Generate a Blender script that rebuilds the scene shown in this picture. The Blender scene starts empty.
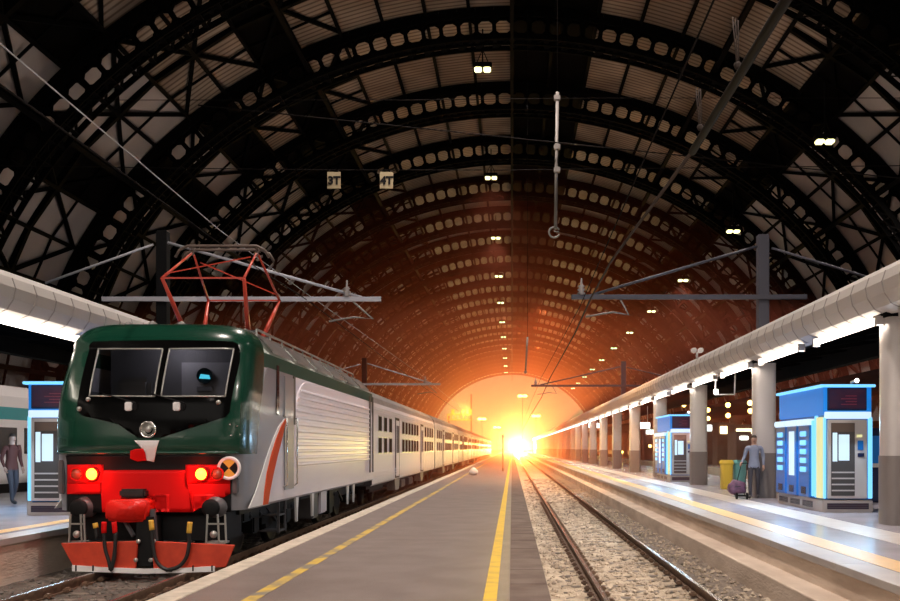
import bpy, bmesh, math, random
from mathutils import Vector, Matrix
random.seed(7)
S = bpy.context.scene
COL = S.collection
PI = math.pi
# ------------------------------------------------------------------ camera, world, exposure
F = 1000.0; VX, VY = 512.0, 448.0; CZ = 1.94          # focal length in pixels, vanishing point, eye height above the rail head
cam = bpy.data.objects.new('camera', bpy.data.cameras.new('camera'))
COL.objects.link(cam)
cam.location = (0, 0, CZ); cam.rotation_euler = (PI/2, 0, 0)
cam.data.sensor_width = 36; cam.data.lens = F*36/900
cam.data.shift_x = -(VX-450)/900; cam.data.shift_y = (VY-300.5)/900
cam.data.clip_start = 0.1; cam.data.clip_end = 3000
S.camera = cam
S.view_settings.view_transform = 'Standard'; S.view_settings.look = 'None'
S.view_settings.exposure = 0.0; S.view_settings.gamma = 1.0; S.view_settings.use_curve_mapping = False

W = bpy.data.worlds.new('dusk_sky'); S.world = W; W.use_nodes = True
nt = W.node_tree; nt.nodes.clear()
wo = nt.nodes.new('ShaderNodeOutputWorld'); wb = nt.nodes.new('ShaderNodeBackground')
tc = nt.nodes.new('ShaderNodeTexCoord'); sp = nt.nodes.new('ShaderNodeSeparateXYZ'); cr = nt.nodes.new('ShaderNodeValToRGB')
nt.links.new(tc.outputs['Generated'], sp.inputs[0]); nt.links.new(sp.outputs['Y'], cr.inputs['Fac'])
cr.color_ramp.elements[0].position = 0.5; cr.color_ramp.elements[0].color = (0.004, 0.005, 0.008, 1)
cr.color_ramp.elements[1].position = 1.0; cr.color_ramp.elements[1].color = (0.50, 0.29, 0.13, 1)
nt.links.new(cr.outputs['Color'], wb.inputs['Color']); wb.inputs['Strength'].default_value = 1.0
nt.links.new(wb.outputs[0], wo.inputs['Surface'])

def lamp(name, kind, loc, power, color, size=0.3, rot=None, **kw):
    d = bpy.data.lights.new(name, kind); d.energy = power; d.color = color
    if kind == 'AREA':
        d.shape = 'RECTANGLE'; d.size = size[0]; d.size_y = size[1]
    else:
        d.shadow_soft_size = size
    for k, v in kw.items(): setattr(d, k, v)
    o = bpy.data.objects.new(name, d); COL.objects.link(o); o.location = loc
    if rot: o.rotation_euler = rot
    return o

# unseen area light added high behind the viewer to fill the locomotive front
lamp('front_fill', 'AREA', (-4, -12, 15), 3000, (1.0, 0.92, 0.84), (26, 8), (math.radians(38), 0, 0))
# the downlight of the strip lights under the two canopies
for i in range(5):
    for sx in (6.67, -9.24):
        lamp('strip_downlight', 'AREA', (sx, 5+i*24.5, 4.18), 170 if sx > 0 else 200, (1.0, .86, .73), (.1, 23))
# unseen spots added above the canopies to brighten the roof panels
for i in range(6):
    y = 22 + i*34
    for sx in (-14, 12):
        lamp('vault_fill', 'SPOT', (sx, y, 6.2), 1000, (1.0, 0.86, 0.74), 0.4, (PI, 0, 0), spot_size=math.radians(165), spot_blend=1.0)
HAZE_FINE = (.0011, .97); HAZE_RED = (.0040, .45)       # density and forward scatter; the red tint is put in for the outer glow
# headlight of the oncoming train
HL = Vector((2.0, 300.0, 2.2))
lamp('train_headlight', 'POINT', (HL.x, HL.y-2.0, HL.z), 520000, (1.0, 0.27, 0.065), 0.5)

# unseen orange spots added under the roof to warm platforms and track
for y, pw in ((52, 9000), (74, 13000), (105, 14000), (145, 16000), (190, 20000), (240, 22000), (295, 16000)):
    lamp('warm_fill', 'SPOT', (2.5, y, 13), pw, (1.0, .44, .13), 0.5, spot_size=math.radians(115), spot_blend=.6)
# ------------------------------------------------------------------ materials
M = {}
def mat(name, col, rough=0.6, metal=0.0, col2=None, scale=4.0, bump=0.0, bscale=30.0, detail=4.0, emit=None, estr=0.0, coat=0.0, stretch=None, lo=.35, hi=.65, spec=None):
    m = bpy.data.materials.new(name); m.use_nodes = True
    n = m.node_tree; b = n.nodes['Principled BSDF']
    b.inputs['Base Color'].default_value = (*col, 1); b.inputs['Roughness'].default_value = rough; b.inputs['Metallic'].default_value = metal
    if spec is not None: b.inputs['Specular IOR Level'].default_value = spec
    if coat: b.inputs['Coat Weight'].default_value = coat; b.inputs['Coat Roughness'].default_value = 0.08
    if emit: b.inputs['Emission Color'].default_value = (*emit, 1); b.inputs['Emission Strength'].default_value = estr
    if col2 or bump:
        t = n.nodes.new('ShaderNodeTexCoord'); mp = n.nodes.new('ShaderNodeMapping')
        n.links.new(t.outputs['Object'], mp.inputs['Vector'])
        if stretch: mp.inputs['Scale'].default_value = stretch
    if col2:
        x = n.nodes.new('ShaderNodeTexNoise'); x.inputs['Scale'].default_value = scale; x.inputs['Detail'].default_value = detail
        r = n.nodes.new('ShaderNodeValToRGB'); r.color_ramp.elements[0].position = lo; r.color_ramp.elements[1].position = hi
        r.color_ramp.elements[0].color = (*col, 1); r.color_ramp.elements[1].color = (*col2, 1)
        n.links.new(mp.outputs[0], x.inputs['Vector']); n.links.new(x.outputs['Fac'], r.inputs['Fac']); n.links.new(r.outputs['Color'], b.inputs['Base Color'])
    if bump:
        x = n.nodes.new('ShaderNodeTexNoise'); x.inputs['Scale'].default_value = bscale; x.inputs['Detail'].default_value = 5
        bp = n.nodes.new('ShaderNodeBump'); bp.inputs['Strength'].default_value = bump; bp.inputs['Distance'].default_value = 0.05
        n.links.new(mp.outputs[0], x.inputs['Vector']); n.links.new(x.outputs['Fac'], bp.inputs['Height']); n.links.new(bp.outputs[0], b.inputs['Normal'])
    M[name] = m; return m
mat('steel_black', (.004, .0038, .0038), .85, spec=.04)
mat('black', (.006, .006, .0065), .6, spec=.2)
mat('cladding_dark', (.004, .0036, .0034), .9, spec=.03)
mat('asphalt', (.132, .097, .082), .5, col2=(.178, .136, .117), scale=1.6, bump=.25, bscale=60)
mat('paver', (.125, .088, .072), .8, spec=.15, col2=(.175, .132, .11), scale=2.5, bump=.15, bscale=40)
mat('kerb', (.42, .36, .28), .7, col2=(.58, .50, .40), scale=6, bump=.3, bscale=30)
mat('yellow_paint', (.70, .45, .03), .6, col2=(.52, .34, .05), scale=5, lo=.45, hi=.7)
mat('worn_yellow', (.55, .36, .04), .6, col2=(.19, .16, .12), scale=3.2, lo=.42, hi=.62)
mat('band_yellow', (.78, .50, .17), .4, col2=(.70, .44, .15), scale=4)
mat('band_white', (.60, .54, .50), .35, col2=(.52, .47, .43), scale=4)
mat('terrazzo', (.36, .34, .385), .2, col2=(.45, .425, .47), scale=1.2, bump=.03, bscale=12)
mat('coping', (.40, .365, .35), .45, col2=(.47, .43, .40), scale=2)
mat('concrete', (.52, .41, .32), .8, col2=(.70, .58, .47), scale=2.2, bump=.25, bscale=20, stretch=(1, .35, 1.6))
mat('concrete_dirty', (.14, .11, .09), .85, col2=(.27, .22, .18), scale=2.5, bump=.3, bscale=20)
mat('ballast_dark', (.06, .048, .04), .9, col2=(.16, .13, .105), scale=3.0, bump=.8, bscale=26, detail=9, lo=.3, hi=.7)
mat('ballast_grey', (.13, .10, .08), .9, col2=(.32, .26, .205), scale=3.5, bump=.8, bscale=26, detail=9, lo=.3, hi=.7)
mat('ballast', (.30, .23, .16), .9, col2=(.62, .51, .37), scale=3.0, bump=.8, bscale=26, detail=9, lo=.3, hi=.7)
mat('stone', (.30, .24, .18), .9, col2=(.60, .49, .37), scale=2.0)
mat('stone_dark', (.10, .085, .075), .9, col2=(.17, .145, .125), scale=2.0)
mat('rail_rust', (.10, .055, .035), .75, col2=(.17, .10, .06), scale=8)
mat('rail_top', (.55, .50, .46), .25, .9)
mat('sleeper', (.13, .105, .085), .85, col2=(.20, .165, .13), scale=3)
mat('loco_green', (.003, .040, .022), .24, coat=.35)
mat('green_matt', (.006, .050, .030), .5, spec=.15)
mat('loco_grey', (.20, .20, .22), .35, coat=.3)
mat('loco_darkgrey', (.09, .085, .09), .45)
mat('silver', (.72, .65, .70), .4, .1, col2=(.78, .72, .75), scale=1.0, stretch=(1, .3, 3))
mat('louvre', (.86, .79, .84), .3, .1)
mat('roof_panel', (.24, .27, .22), .3, .6, col2=(.40, .42, .37), scale=1.5)
mat('roof_grey', (.30, .27, .25), .5, .2, col2=(.22, .2, .18), scale=1.2)
mat('coach_glass', (.035, .022, .016), .8, spec=.02)
mat('door_dark', (.035, .024, .018), .6, spec=.1)
mat('coach_silver', (.74, .67, .69), .48, .1, col2=(.78, .71, .70), scale=.8, stretch=(1, .25, 4))
mat('white_paint', (.80, .78, .77), .4)
mat('orange_paint', (.60, .075, .018), .6, spec=.08)
mat('red_paint', (.66, .006, .006), .5, spec=.15)
mat('plough_red', (.62, .055, .018), .5, col2=(.48, .035, .012), scale=5)
mat('tarp_red', (.66, .014, .008), .35, spec=.3, bump=.5, bscale=9)
mat('panto_red', (.48, .045, .02), .45)
mat('gloss_black', (.003, .003, .003), .16, spec=.03)
mat('rubber', (.012, .011, .011), .5)
mat('trim_grey', (.42, .41, .38), .35, .6)
mat('chrome', (.75, .74, .72), .15, 1.0)
mat('hose_yellow', (.72, .42, .05), .5)
mat('interior', (.13, .12, .12), .7)
mat('interior_light', (.30, .28, .28), .7)
mat('brown_box', (.10, .07, .055), .6)
mat('tail_lit', (.9, .2, .05), .3, emit=(1, .27, .02), estr=9)
mat('tail_off', (.30, .06, .03), .25)
mat('cyan_reflection', (.02, .1, .12), .3, emit=(.1, .75, 1), estr=1.4)
mat('fascia', (.46, .43, .40), .5, col2=(.50, .465, .43), scale=.6)
mat('fascia_seam', (.30, .275, .255), .55)
mat('column', (.50, .47, .46), .4, col2=(.55, .52, .50), scale=1.0)
mat('column_base', (.19, .165, .155), .5)
mat('mast_paint', (.055, .055, .075), .55)
mat('mast_dark', (.006, .006, .0065), .8, spec=.1)
mat('beam_paint', (.38, .38, .42), .5)
mat('cable', (.06, .046, .04), .8, spec=.1)
mat('cable_dark', (.012, .010, .0095), .85, spec=.08)
mat('pole_white', (.22, .20, .185), .5)
mat('porcelain', (.30, .27, .26), .3)
mat('sign_cream', (.42, .34, .20), .6, col2=(.34, .27, .16), scale=3)
mat('tube_glow', (1, 1, 1), .4, emit=(1.0, .86, .72), estr=5.5)
mat('lamp_glow', (1, 1, 1), .4, emit=(1.0, .94, .40), estr=2.3)
mat('yellow_glow', (1, .8, .3), .4, emit=(1.0, .62, .14), estr=7)
mat('warm_glow', (1, .8, .5), .4, emit=(1.0, .75, .42), estr=3.0)
mat('white_glow', (1, 1, 1), .4, emit=(1.0, .95, .88), estr=3.0)
mat('head_glow', (1, 1, 1), .4, emit=(1.0, .90, .62), estr=900)
mat('blue_glow', (.3, .7, 1), .4, emit=(.16, .55, 1.0), estr=5.0)
mat('cyan_glow', (.03, .08, .1), .4, emit=(.20, .62, 1.0), estr=1.25)
mat('lightbox_white', (.1, .1, .1), .4, emit=(.62, .84, 1.0), estr=1.05)
mat('lightbox_yellow', (.1, .1, .05), .4, emit=(.9, .85, .42), estr=.85)
mat('kiosk_blue', (.008, .15, .50), .3, coat=.2)
mat('kiosk_blue_lit', (.006, .13, .42), .4, emit=(.004, .21, .72), estr=.62)
mat('kiosk_dark', (.012, .02, .06), .25)
mat('screen_dark', (.012, .012, .03), .15, emit=(.03, .012, .03), estr=.5, col2=(.03, .012, .02))
mat('screen_red', (.06, .01, .02), .3, emit=(.30, .03, .06), estr=.25)
mat('steel_sheet', (.55, .52, .51), .35, .3)
mat('plinth', (.40, .35, .32), .4, .3)
mat('vent_dark', (.05, .045, .045), .6)
mat('bin_yellow', (.78, .55, .06), .5)
mat('bin_teal', (.14, .42, .42), .5)
mat('bag_purple', (.085, .035, .075), .6, col2=(.16, .07, .12), scale=9)
mat('coat_blue', (.20, .23, .33), .8, col2=(.26, .29, .38), scale=5)
mat('coat_rust', (.10, .028, .02), .8)
mat('trousers', (.05, .045, .055), .8)
mat('skin', (.50, .30, .22), .55)
mat('hair', (.035, .022, .015), .7)
mat('shoe', (.02, .018, .018), .5)
mat('train_white', (.66, .64, .64), .35)
mat('train_teal', (.02, .26, .28), .35)
mat('glass_dark', (.012, .012, .014), .06)
mat('pillar_dark', (.075, .05, .042), .8, col2=(.11, .075, .06), scale=1.5)
mat('wall_brown', (.10, .07, .055), .85, col2=(.15, .105, .08), scale=.6)
mat('white_plastic', (.75, .70, .62), .5)
# light roof boarding: boards run across the hall, with darker joints
def boards():
    m = mat('roof_boards', (.40, .33, .27), .8, spec=.15); n = m.node_tree; b = n.nodes['Principled BSDF']
    t = n.nodes.new('ShaderNodeTexCoord'); w = n.nodes.new('ShaderNodeTexWave'); w.wave_type = 'BANDS'; w.bands_direction = 'Y'
    w.inputs['Scale'].default_value = .62; w.inputs['Distortion'].default_value = .4; w.inputs['Detail'].default_value = 1
    x = n.nodes.new('ShaderNodeTexNoise'); x.inputs['Scale'].default_value = .16; x.inputs['Detail'].default_value = 3
    r = n.nodes.new('ShaderNodeValToRGB'); r.color_ramp.elements[0].position = .05; r.color_ramp.elements[1].position = .5
    r.color_ramp.elements[0].color = (.20, .15, .115, 1); r.color_ramp.elements[1].color = (.46, .38, .31, 1)
    mx = n.nodes.new('ShaderNodeMix'); mx.data_type = 'RGBA'; mx.blend_type = 'MULTIPLY'; mx.inputs['Factor'].default_value = .8
    r2 = n.nodes.new('ShaderNodeValToRGB'); r2.color_ramp.elements[0].position = .38; r2.color_ramp.elements[1].position = .6
    r2.color_ramp.elements[0].color = (.45, .42, .40, 1); r2.color_ramp.elements[1].color = (1, 1, 1, 1)
    n.links.new(t.outputs['Object'], w.inputs['Vector']); n.links.new(t.outputs['Object'], x.inputs['Vector'])
    n.links.new(w.outputs['Fac'], r.inputs['Fac']); n.links.new(x.outputs['Fac'], r2.inputs['Fac'])
    n.links.new(r.outputs['Color'], mx.inputs[6]); n.links.new(r2.outputs['Color'], mx.inputs[7]); n.links.new(mx.outputs[2], b.inputs['Base Color'])
boards()
mat('roof_glazing', (.40, .36, .35), .7, col2=(.50, .45, .43), scale=.25, spec=.15)
def glass():
    m = bpy.data.materials.new('window_glass'); m.use_nodes = True; n = m.node_tree; n.nodes.clear()
    o = n.nodes.new('ShaderNodeOutputMaterial'); a = n.nodes.new('ShaderNodeBsdfTransparent'); g = n.nodes.new('ShaderNodeBsdfGlossy'); mx = n.nodes.new('ShaderNodeMixShader')
    a.inputs['Color'].default_value = (.55, .55, .56, 1); g.inputs['Roughness'].default_value = .03
    f = n.nodes.new('ShaderNodeFresnel'); f.inputs['IOR'].default_value = 1.5
    n.links.new(f.outputs[0], mx.inputs[0]); n.links.new(a.outputs[0], mx.inputs[1]); n.links.new(g.outputs[0], mx.inputs[2]); n.links.new(mx.outputs[0], o.inputs['Surface'])
    M['window_glass'] = m
glass()

# ------------------------------------------------------------------ mesh helpers
LOC = {}
class MB:
    def __init__(s): s.v = []; s.f = []; s.m = []; s.s = []; s.mats = []; s.cur = 0
    def use(s, name):
        if name not in s.mats: s.mats.append(name)
        s.cur = s.mats.index(name); return s
    def add(s, vs, fs, smooth=False):
        k = len(s.v); s.v += [tuple(p) for p in vs]
        for f in fs: s.f.append([k+i for i in f]); s.m.append(s.cur); s.s.append(smooth)
        return s
    def box(s, x0, x1, y0, y1, z0, z1):
        return s.add([(x0,y0,z0),(x1,y0,z0),(x1,y1,z0),(x0,y1,z0),(x0,y0,z1),(x1,y0,z1),(x1,y1,z1),(x0,y1,z1)],
                     [(0,3,2,1),(4,5,6,7),(0,1,5,4),(1,2,6,5),(2,3,7,6),(3,0,4,7)])
    def rbox(s, x0, x1, y0, y1, z0, z1, r=.02):          # box with chamfered edges
        bm = bmesh.new(); bmesh.ops.create_cube(bm, size=1)
        for v in bm.verts: v.co = Vector(((x0+x1)/2+v.co.x*(x1-x0), (y0+y1)/2+v.co.y*(y1-y0), (z0+z1)/2+v.co.z*(z1-z0)))
        bmesh.ops.bevel(bm, geom=bm.edges[:], offset=min(r, .45*min(x1-x0, y1-y0, z1-z0)), segments=2, affect='EDGES')
        return s.bm(bm)
    def bm(s, bm, smooth=False):
        bm.verts.index_update(); s.add([v.co for v in bm.verts], [[v.index for v in f.verts] for f in bm.faces], smooth); bm.free(); return s
    def bar(s, p, q, w, h=None, up=(0,0,1)):             # box-section bar from p to q
        p, q = Vector(p), Vector(q); h = h or w; d = (q-p)
        if d.length < 1e-6: return s
        d.normalize(); u = Vector(up)
        if abs(d.dot(u)) > .97: u = Vector((0,1,0)) if abs(d.y) < .9 else Vector((1,0,0))
        a = d.cross(u).normalized(); b = a.cross(d).normalized(); a *= w/2; b *= h/2
        return s.add([p-a-b,p+a-b,p+a+b,p-a+b,q-a-b,q+a-b,q+a+b,q-a+b], [(0,3,2,1),(4,5,6,7),(0,1,5,4),(1,2,6,5),(2,3,7,6),(3,0,4,7)])
    def tube(s, pts, r, n=8, r2=None, cap=True):
        pts = [Vector(p) for p in pts]; vs = []; L = len(pts)
        a = None
        for i, p in enumerate(pts):
            d = (pts[min(i+1, L-1)]-pts[max(i-1, 0)]).normalized()
            if a is None:
                u = Vector((0,0,1)) if abs(d.z) < .9 else Vector((1,0,0)); a = d.cross(u).normalized()
            else: a = (a-d*a.dot(d)).normalized()
            b = d.cross(a); rr = r if r2 is None else r+(r2-r)*i/(L-1)
            if isinstance(r, (list, tuple)): rr = r[i]
            for k in range(n): t = 2*PI*k/n; vs.append(p+a*math.cos(t)*rr+b*math.sin(t)*rr)
        fs = [(i*n+k, i*n+(k+1)%n, (i+1)*n+(k+1)%n, (i+1)*n+k) for i in range(L-1) for k in range(n)]
        s.add(vs, fs, True)
        if cap:
            k = len(s.v)-L*n
            for ring in (list(range(n))[::-1], list(range((L-1)*n, L*n))): s.f.append([k+i for i in ring]); s.m.append(s.cur); s.s.append(False)
        return s
    def lathe(s, prof, c, axis=(0,0,1), n=24, smooth=True):  # prof: (radius, distance along axis)
        ax = Vector(axis).normalized(); u = Vector((0,0,1)) if abs(ax.z) < .9 else Vector((1,0,0))
        a = ax.cross(u).normalized(); b = ax.cross(a); c = Vector(c); vs = []
        for r, h in prof:
            for k in range(n): t = 2*PI*k/n; vs.append(c+ax*h+(a*math.cos(t)+b*math.sin(t))*max(r, 1e-4))
        L = len(prof)
        return s.add(vs, [(i*n+k, i*n+(k+1)%n, (i+1)*n+(k+1)%n, (i+1)*n+k) for i in range(L-1) for k in range(n)], smooth)
    def sph(s, c, r, sc=(1,1,1), n=16):
        return s.add([(c[0]+r*sc[0]*math.cos(2*PI*k/n)*math.sin(PI*j/10), c[1]+r*sc[1]*math.sin(2*PI*k/n)*math.sin(PI*j/10), c[2]+r*sc[2]*math.cos(PI*j/10)) for j in range(11) for k in range(n)],
                     [(j*n+k, (j+1)*n+k, (j+1)*n+(k+1)%n, j*n+(k+1)%n) for j in range(10) for k in range(n)], True)
    def prism(s, poly, axis, a0, a1):                    # polygon in the two other axes, extruded along axis
        def P(p, t):
            return {'x': (t, p[0], p[1]), 'y': (p[0], t, p[1]), 'z': (p[0], p[1], t)}[axis]
        n = len(poly)
        return s.add([P(p, a0) for p in poly]+[P(p, a1) for p in poly], [list(range(n))[::-1], [n+i for i in range(n)]]+[(i, (i+1)%n, n+(i+1)%n, n+i) for i in range(n)])
    def build(s, name, parent=None, bevel=0, seg=2):
        me = bpy.data.meshes.new(name); off = LOC.get(parent.name, Vector()) if parent else Vector()
        me.from_pydata([Vector(p)-off for p in s.v], [], s.f)
        for mn in s.mats: me.materials.append(M[mn])
        me.polygons.foreach_set('material_index', s.m); me.polygons.foreach_set('use_smooth', s.s)
        bm = bmesh.new(); bm.from_mesh(me); bmesh.ops.recalc_face_normals(bm, faces=bm.faces[:]); bm.to_mesh(me); bm.free()
        me.update(); o = bpy.data.objects.new(name, me); COL.objects.link(o)
        if parent: o.parent = parent; LOC[o.name] = off
        if bevel:
            md = o.modifiers.new('bevel', 'BEVEL'); md.width = bevel; md.segments = seg; md.limit_method = 'ANGLE'
        return o
def mb(m): return MB().use(m)
def tag(o, label, cat, group=None, kind=None):
    o['label'] = label; o['category'] = cat
    if group: o['group'] = group
    if kind: o['kind'] = kind
    return o
def empty(name, loc, label, cat, group=None):
    o = bpy.data.objects.new(name, None); COL.objects.link(o); o.location = loc; LOC[o.name] = Vector(loc); o.empty_display_size = .3
    return tag(o, label, cat, group)
def struct(o, label=None, cat=None):
    o['kind'] = 'structure'
    if label: o['label'] = label
    if cat: o['category'] = cat
    return o
def dup(root, loc, label=None):
    r = root.copy(); COL.objects.link(r); r.location = loc
    if label: r['label'] = label
    for ch in list(root.children):
        c = ch.copy(); COL.objects.link(c); c.parent = r
        for g in list(ch.children):
            d = g.copy(); COL.objects.link(d); d.parent = c
    return r
ORD = ['first','second','third','fourth','fifth','sixth','seventh','eighth','ninth','tenth']
def W3(px, py, Y): return Vector(((px-VX)*Y/F, Y, CZ-(py-VY)*Y/F))   # a surveyed point of the place at depth Y

PT = 0.55      # platform top
GR = -0.16     # ballast level
YE = 352.0     # far end of the hall
# ------------------------------------------------------------------ ground and platforms (the setting)
def ground():
    m = mb('ballast'); xs = [-60,-31,-20,-12,-9,-7.8]+[-7.6+.1*i for i in range(44)]+[-3.1,-1,.2]+[.3+.1*i for i in range(34)]+[3.8,4.4,8,12,20,31,60]
    ys = [-30,0,6,9]+[10+.14*i for i in range(150)]+[32+.6*i for i in range(60)]+[70,80,100,130,170,220,280,352,500,900]
    vs = []
    for y in ys:
        for x in xs:
            a = 0
            if y < 68 and (-7.7 < x < -3.2 or .25 < x < 3.8): a = random.uniform(-.025, .03)
            vs.append((x, y, GR+a))
    n = len(xs)
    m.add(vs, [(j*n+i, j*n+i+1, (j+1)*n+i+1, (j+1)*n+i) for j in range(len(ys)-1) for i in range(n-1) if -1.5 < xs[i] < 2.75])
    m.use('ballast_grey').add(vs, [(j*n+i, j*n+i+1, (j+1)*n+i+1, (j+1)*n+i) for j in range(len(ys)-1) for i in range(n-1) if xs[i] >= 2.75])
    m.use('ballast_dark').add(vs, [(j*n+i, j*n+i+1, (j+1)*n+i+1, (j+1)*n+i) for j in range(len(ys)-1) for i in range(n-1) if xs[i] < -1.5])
    return struct(m.build('ground'), 'sandy track ballast covering the ground between the platforms', 'ground')
ground()
def slab(name, x0, x1, y0, y1, top, side, label, edge=None):
    m = mb(side).box(x0, x1, y0, y1, GR-.1, PT-.02); m.use(top).box(x0+.001, x1-.001, y0, y1, PT-.02, PT)
    return struct(m.build(name), label, 'platform')
# middle platform
slab('platform_middle', -3.05, .36, -3, YE+20, 'asphalt', 'concrete_dirty', 'grey asphalt platform in the middle between the train and the empty track')
m = mb('kerb')
y = -3.0
while y < YE:
    L = 2.2 if y < 120 else 20
    m.box(-3.31, -3.05, y, y+L-.015, PT-.16, PT+.012); y += L
m.use('concrete_dirty').box(-3.25, -3.05, -3, YE, GR-.1, PT-.16)
struct(m.build('trim_kerb', bevel=.01), 'pale stone kerb along the platform edge beside the train', 'kerb')
struct(mb('yellow_paint').box(-.265, -.14, -3, YE, PT, PT+.004).build('trim_yellow_line'), 'bright yellow safety line near the right edge of the middle platform', 'safety line')
struct(mb('worn_yellow').box(-2.46, -2.33, -3, YE, PT, PT+.004).build('trim_worn_line'), 'worn yellow safety line on the asphalt near the train', 'safety line')
m = mb('paver'); y = -3.0
while y < 110:
    m.box(-.02, .355, y, y+1.17, PT, PT+.005); y += 1.2
m.box(-.02, .355, 110, YE, PT, PT+.005)
struct(m.build('trim_edge_paving'), 'brown edge paving along the empty track', 'edge paving')
# right platform
RP = 10.4
slab('platform_right', 3.92, RP, -6, YE+20, 'terrazzo', 'concrete', 'shiny grey platform on the right carrying the blue kiosks')
m = mb('coping'); y = -6
while y < YE:
    L = 3.0 if y < 90 else 30
    m.box(3.88, 4.30, y, y+L-.012, PT-.09, PT+.006); y += L
struct(m.build('trim_coping', bevel=.008), 'pale coping stones along the edge of the right platform', 'coping')
struct(mb('concrete').box(3.54, 3.94, -6, YE, GR-.1, .17).build('trim_ledge', bevel=.02), 'stained concrete ledge at the foot of the right platform wall', 'ledge')
struct(mb('band_yellow').box(4.33, 4.74, -6, YE, PT, PT+.005).build('trim_tactile_band'), 'broad orange yellow safety band on the right platform', 'safety band')
struct(mb('band_white').box(5.56, 6.28, -6, YE, PT, PT+.005).build('trim_white_band'), 'broad white band on the right platform in front of the kiosks', 'paving band')
# platforms further right, platform on the left
slab('platform_beyond', 14.8, 22.5, -6, YE+20, 'terrazzo', 'concrete', 'next platform beyond the right canopy')
LP = -7.75
slab('platform_left', -15.6, LP, -6, YE+20, 'terrazzo', 'concrete', 'platform on the left behind the locomotive')
m = mb('coping').box(LP-.4, LP+.03, -6, YE, PT-.09, PT+.006)
struct(m.build('trim_left_coping'), 'pale coping along the edge of the left platform', 'coping')
struct(mb('band_yellow').box(LP-.9, LP-.6, -6, YE, PT, PT+.005).build('trim_left_band'), 'yellow safety band on the left platform', 'safety band')

# ------------------------------------------------------------------ vault
A, B = 31.0, 28.0
def E(t, d=0.0):
    x, z = A*math.cos(t), B*math.sin(t); nx, nz = B*math.cos(t), A*math.sin(t); l = math.hypot(nx, nz)
    return x-nx/l*d, CZ+z-nz/l*d
# equal arc-length stations
def stations(n, t0=-.02, t1=PI+.02):
    T = [t0+(t1-t0)*i/2000 for i in range(2001)]; P = [E(t) for t in T]; L = [0]
    for i in range(2000): L.append(L[-1]+math.dist(P[i], P[i+1]))
    out = []; k = 0
    for j in range(n+1):
        w = L[-1]*j/n
        while k < 1999 and L[k+1] < w: k += 1
        out.append(T[k]+(T[k+1]-T[k])*min(1, (w-L[k])/(L[k+1]-L[k])))
    return out
NP = 34
ST = stations(NP)
YB = -30.0
RIBS = [-27.5+13*i for i in range(30)]
RIBS = [y for y in RIBS if y < YE]
def light_strip(i, bay):
    t = math.degrees((ST[i]+ST[i+1])/2); h = (i*7919+bay*104729) % 97
    if 79 < t < 90 or 49 < t <= 52 or 116 < t <= 119: return None
    if 52 < t < 116: return 'roof_boards'
    if 119 < t < 134: return 'roof_boards' if (h < 48 or bay % 3 == 1) else None
    if 134 <= t < 173 or 7 < t <= 49: return 'roof_glazing' if h > 6 else None
    return None
def ceiling():
    m = MB(); ys = [YB]+RIBS+[YE]
    for b in range(len(ys)-1):
        for i in range(NP):
            mm = light_strip(i, b); m.use(mm or 'cladding_dark'); q = []
            for (t, y) in ((ST[i], ys[b]), (ST[i], ys[b+1]), (ST[i+1], ys[b+1]), (ST[i+1], ys[b])):
                x, z = E(t); q.append((x, y, z))
            m.add(q, [(0,1,2,3)])
    m.use('cladding_dark')
    for i in range(NP):
        q = []
        for (t, y) in ((ST[i], YB), (ST[i], YE), (ST[i+1], YE), (ST[i+1], YB)): x, z = E(t, -.3); q.append((x, y, z))
        m.add(q, [(0,1,2,3)])
    return struct(m.build('ceiling'), 'barrel vaulted hall roof of pale boarded panels between dark steel', 'ceiling')
ceiling()
def rib_mesh():
    m = mb('steel_black'); n = 80; T = stations(n)
    def P(t, d, y): x, z = E(t, d); return (x, y, z)
    for yy in (-.28, .28):
        for j in range(n):
            for d, w, h in ((.40, .2, .62), (2.0, .2, .42)):
                m.bar(P(T[j], d, yy), P(T[j+1], d, yy), h, w, up=(0,1,0))
            for f, g in ((0, .3), (1, .7)):            # gussets round off each opening
                t0 = T[j]+(T[j+1]-T[j])*f; t1 = T[j]+(T[j+1]-T[j])*g
                for d0, d1 in ((1.0, .74), (1.52, 1.78)):
                    q = [P(t0, d0, yy-.05), P(t1, d1, yy-.05), P(t0, d1, yy-.05)]; q2 = [(a, yy+.05, c) for a, b, c in q]
                    m.add(q+q2, [(0,1,2), (5,4,3), (0,1,4,3)])
        for j in range(n+1):
            m.bar(P(T[j], .6, yy), P(T[j], 1.9, yy), .26, .1, up=(0,1,0))
    for j in range(n+1):                                # wide lacing under the rib
        m.bar(P(T[j], 2.24, -.95), P(T[j], 2.24, .95), .30, .06)
        if j < n:
            m.bar(P(T[j], 2.24, -.95), P(T[j+1], 2.24, .95), .16, .06)
            for yy in (-.92, .92, 0): m.bar(P(T[j], 2.24, yy), P(T[j+1], 2.24, yy), .30, .10, up=(0,1,0))
    return m
def ribs():
    o0 = rib_mesh().build('arch_rib'); n = 0
    for i, y in enumerate(RIBS):
        o = o0 if i == 0 else o0.copy()
        if i: COL.objects.link(o)
        o.location = (0, y, 0); struct(o); o['category'] = 'arch rib'; o['group'] = 'latticed arch ribs of the hall roof'
        o['label'] = 'dark latticed steel arch rib spanning the whole hall under the roof'
ribs()
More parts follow.
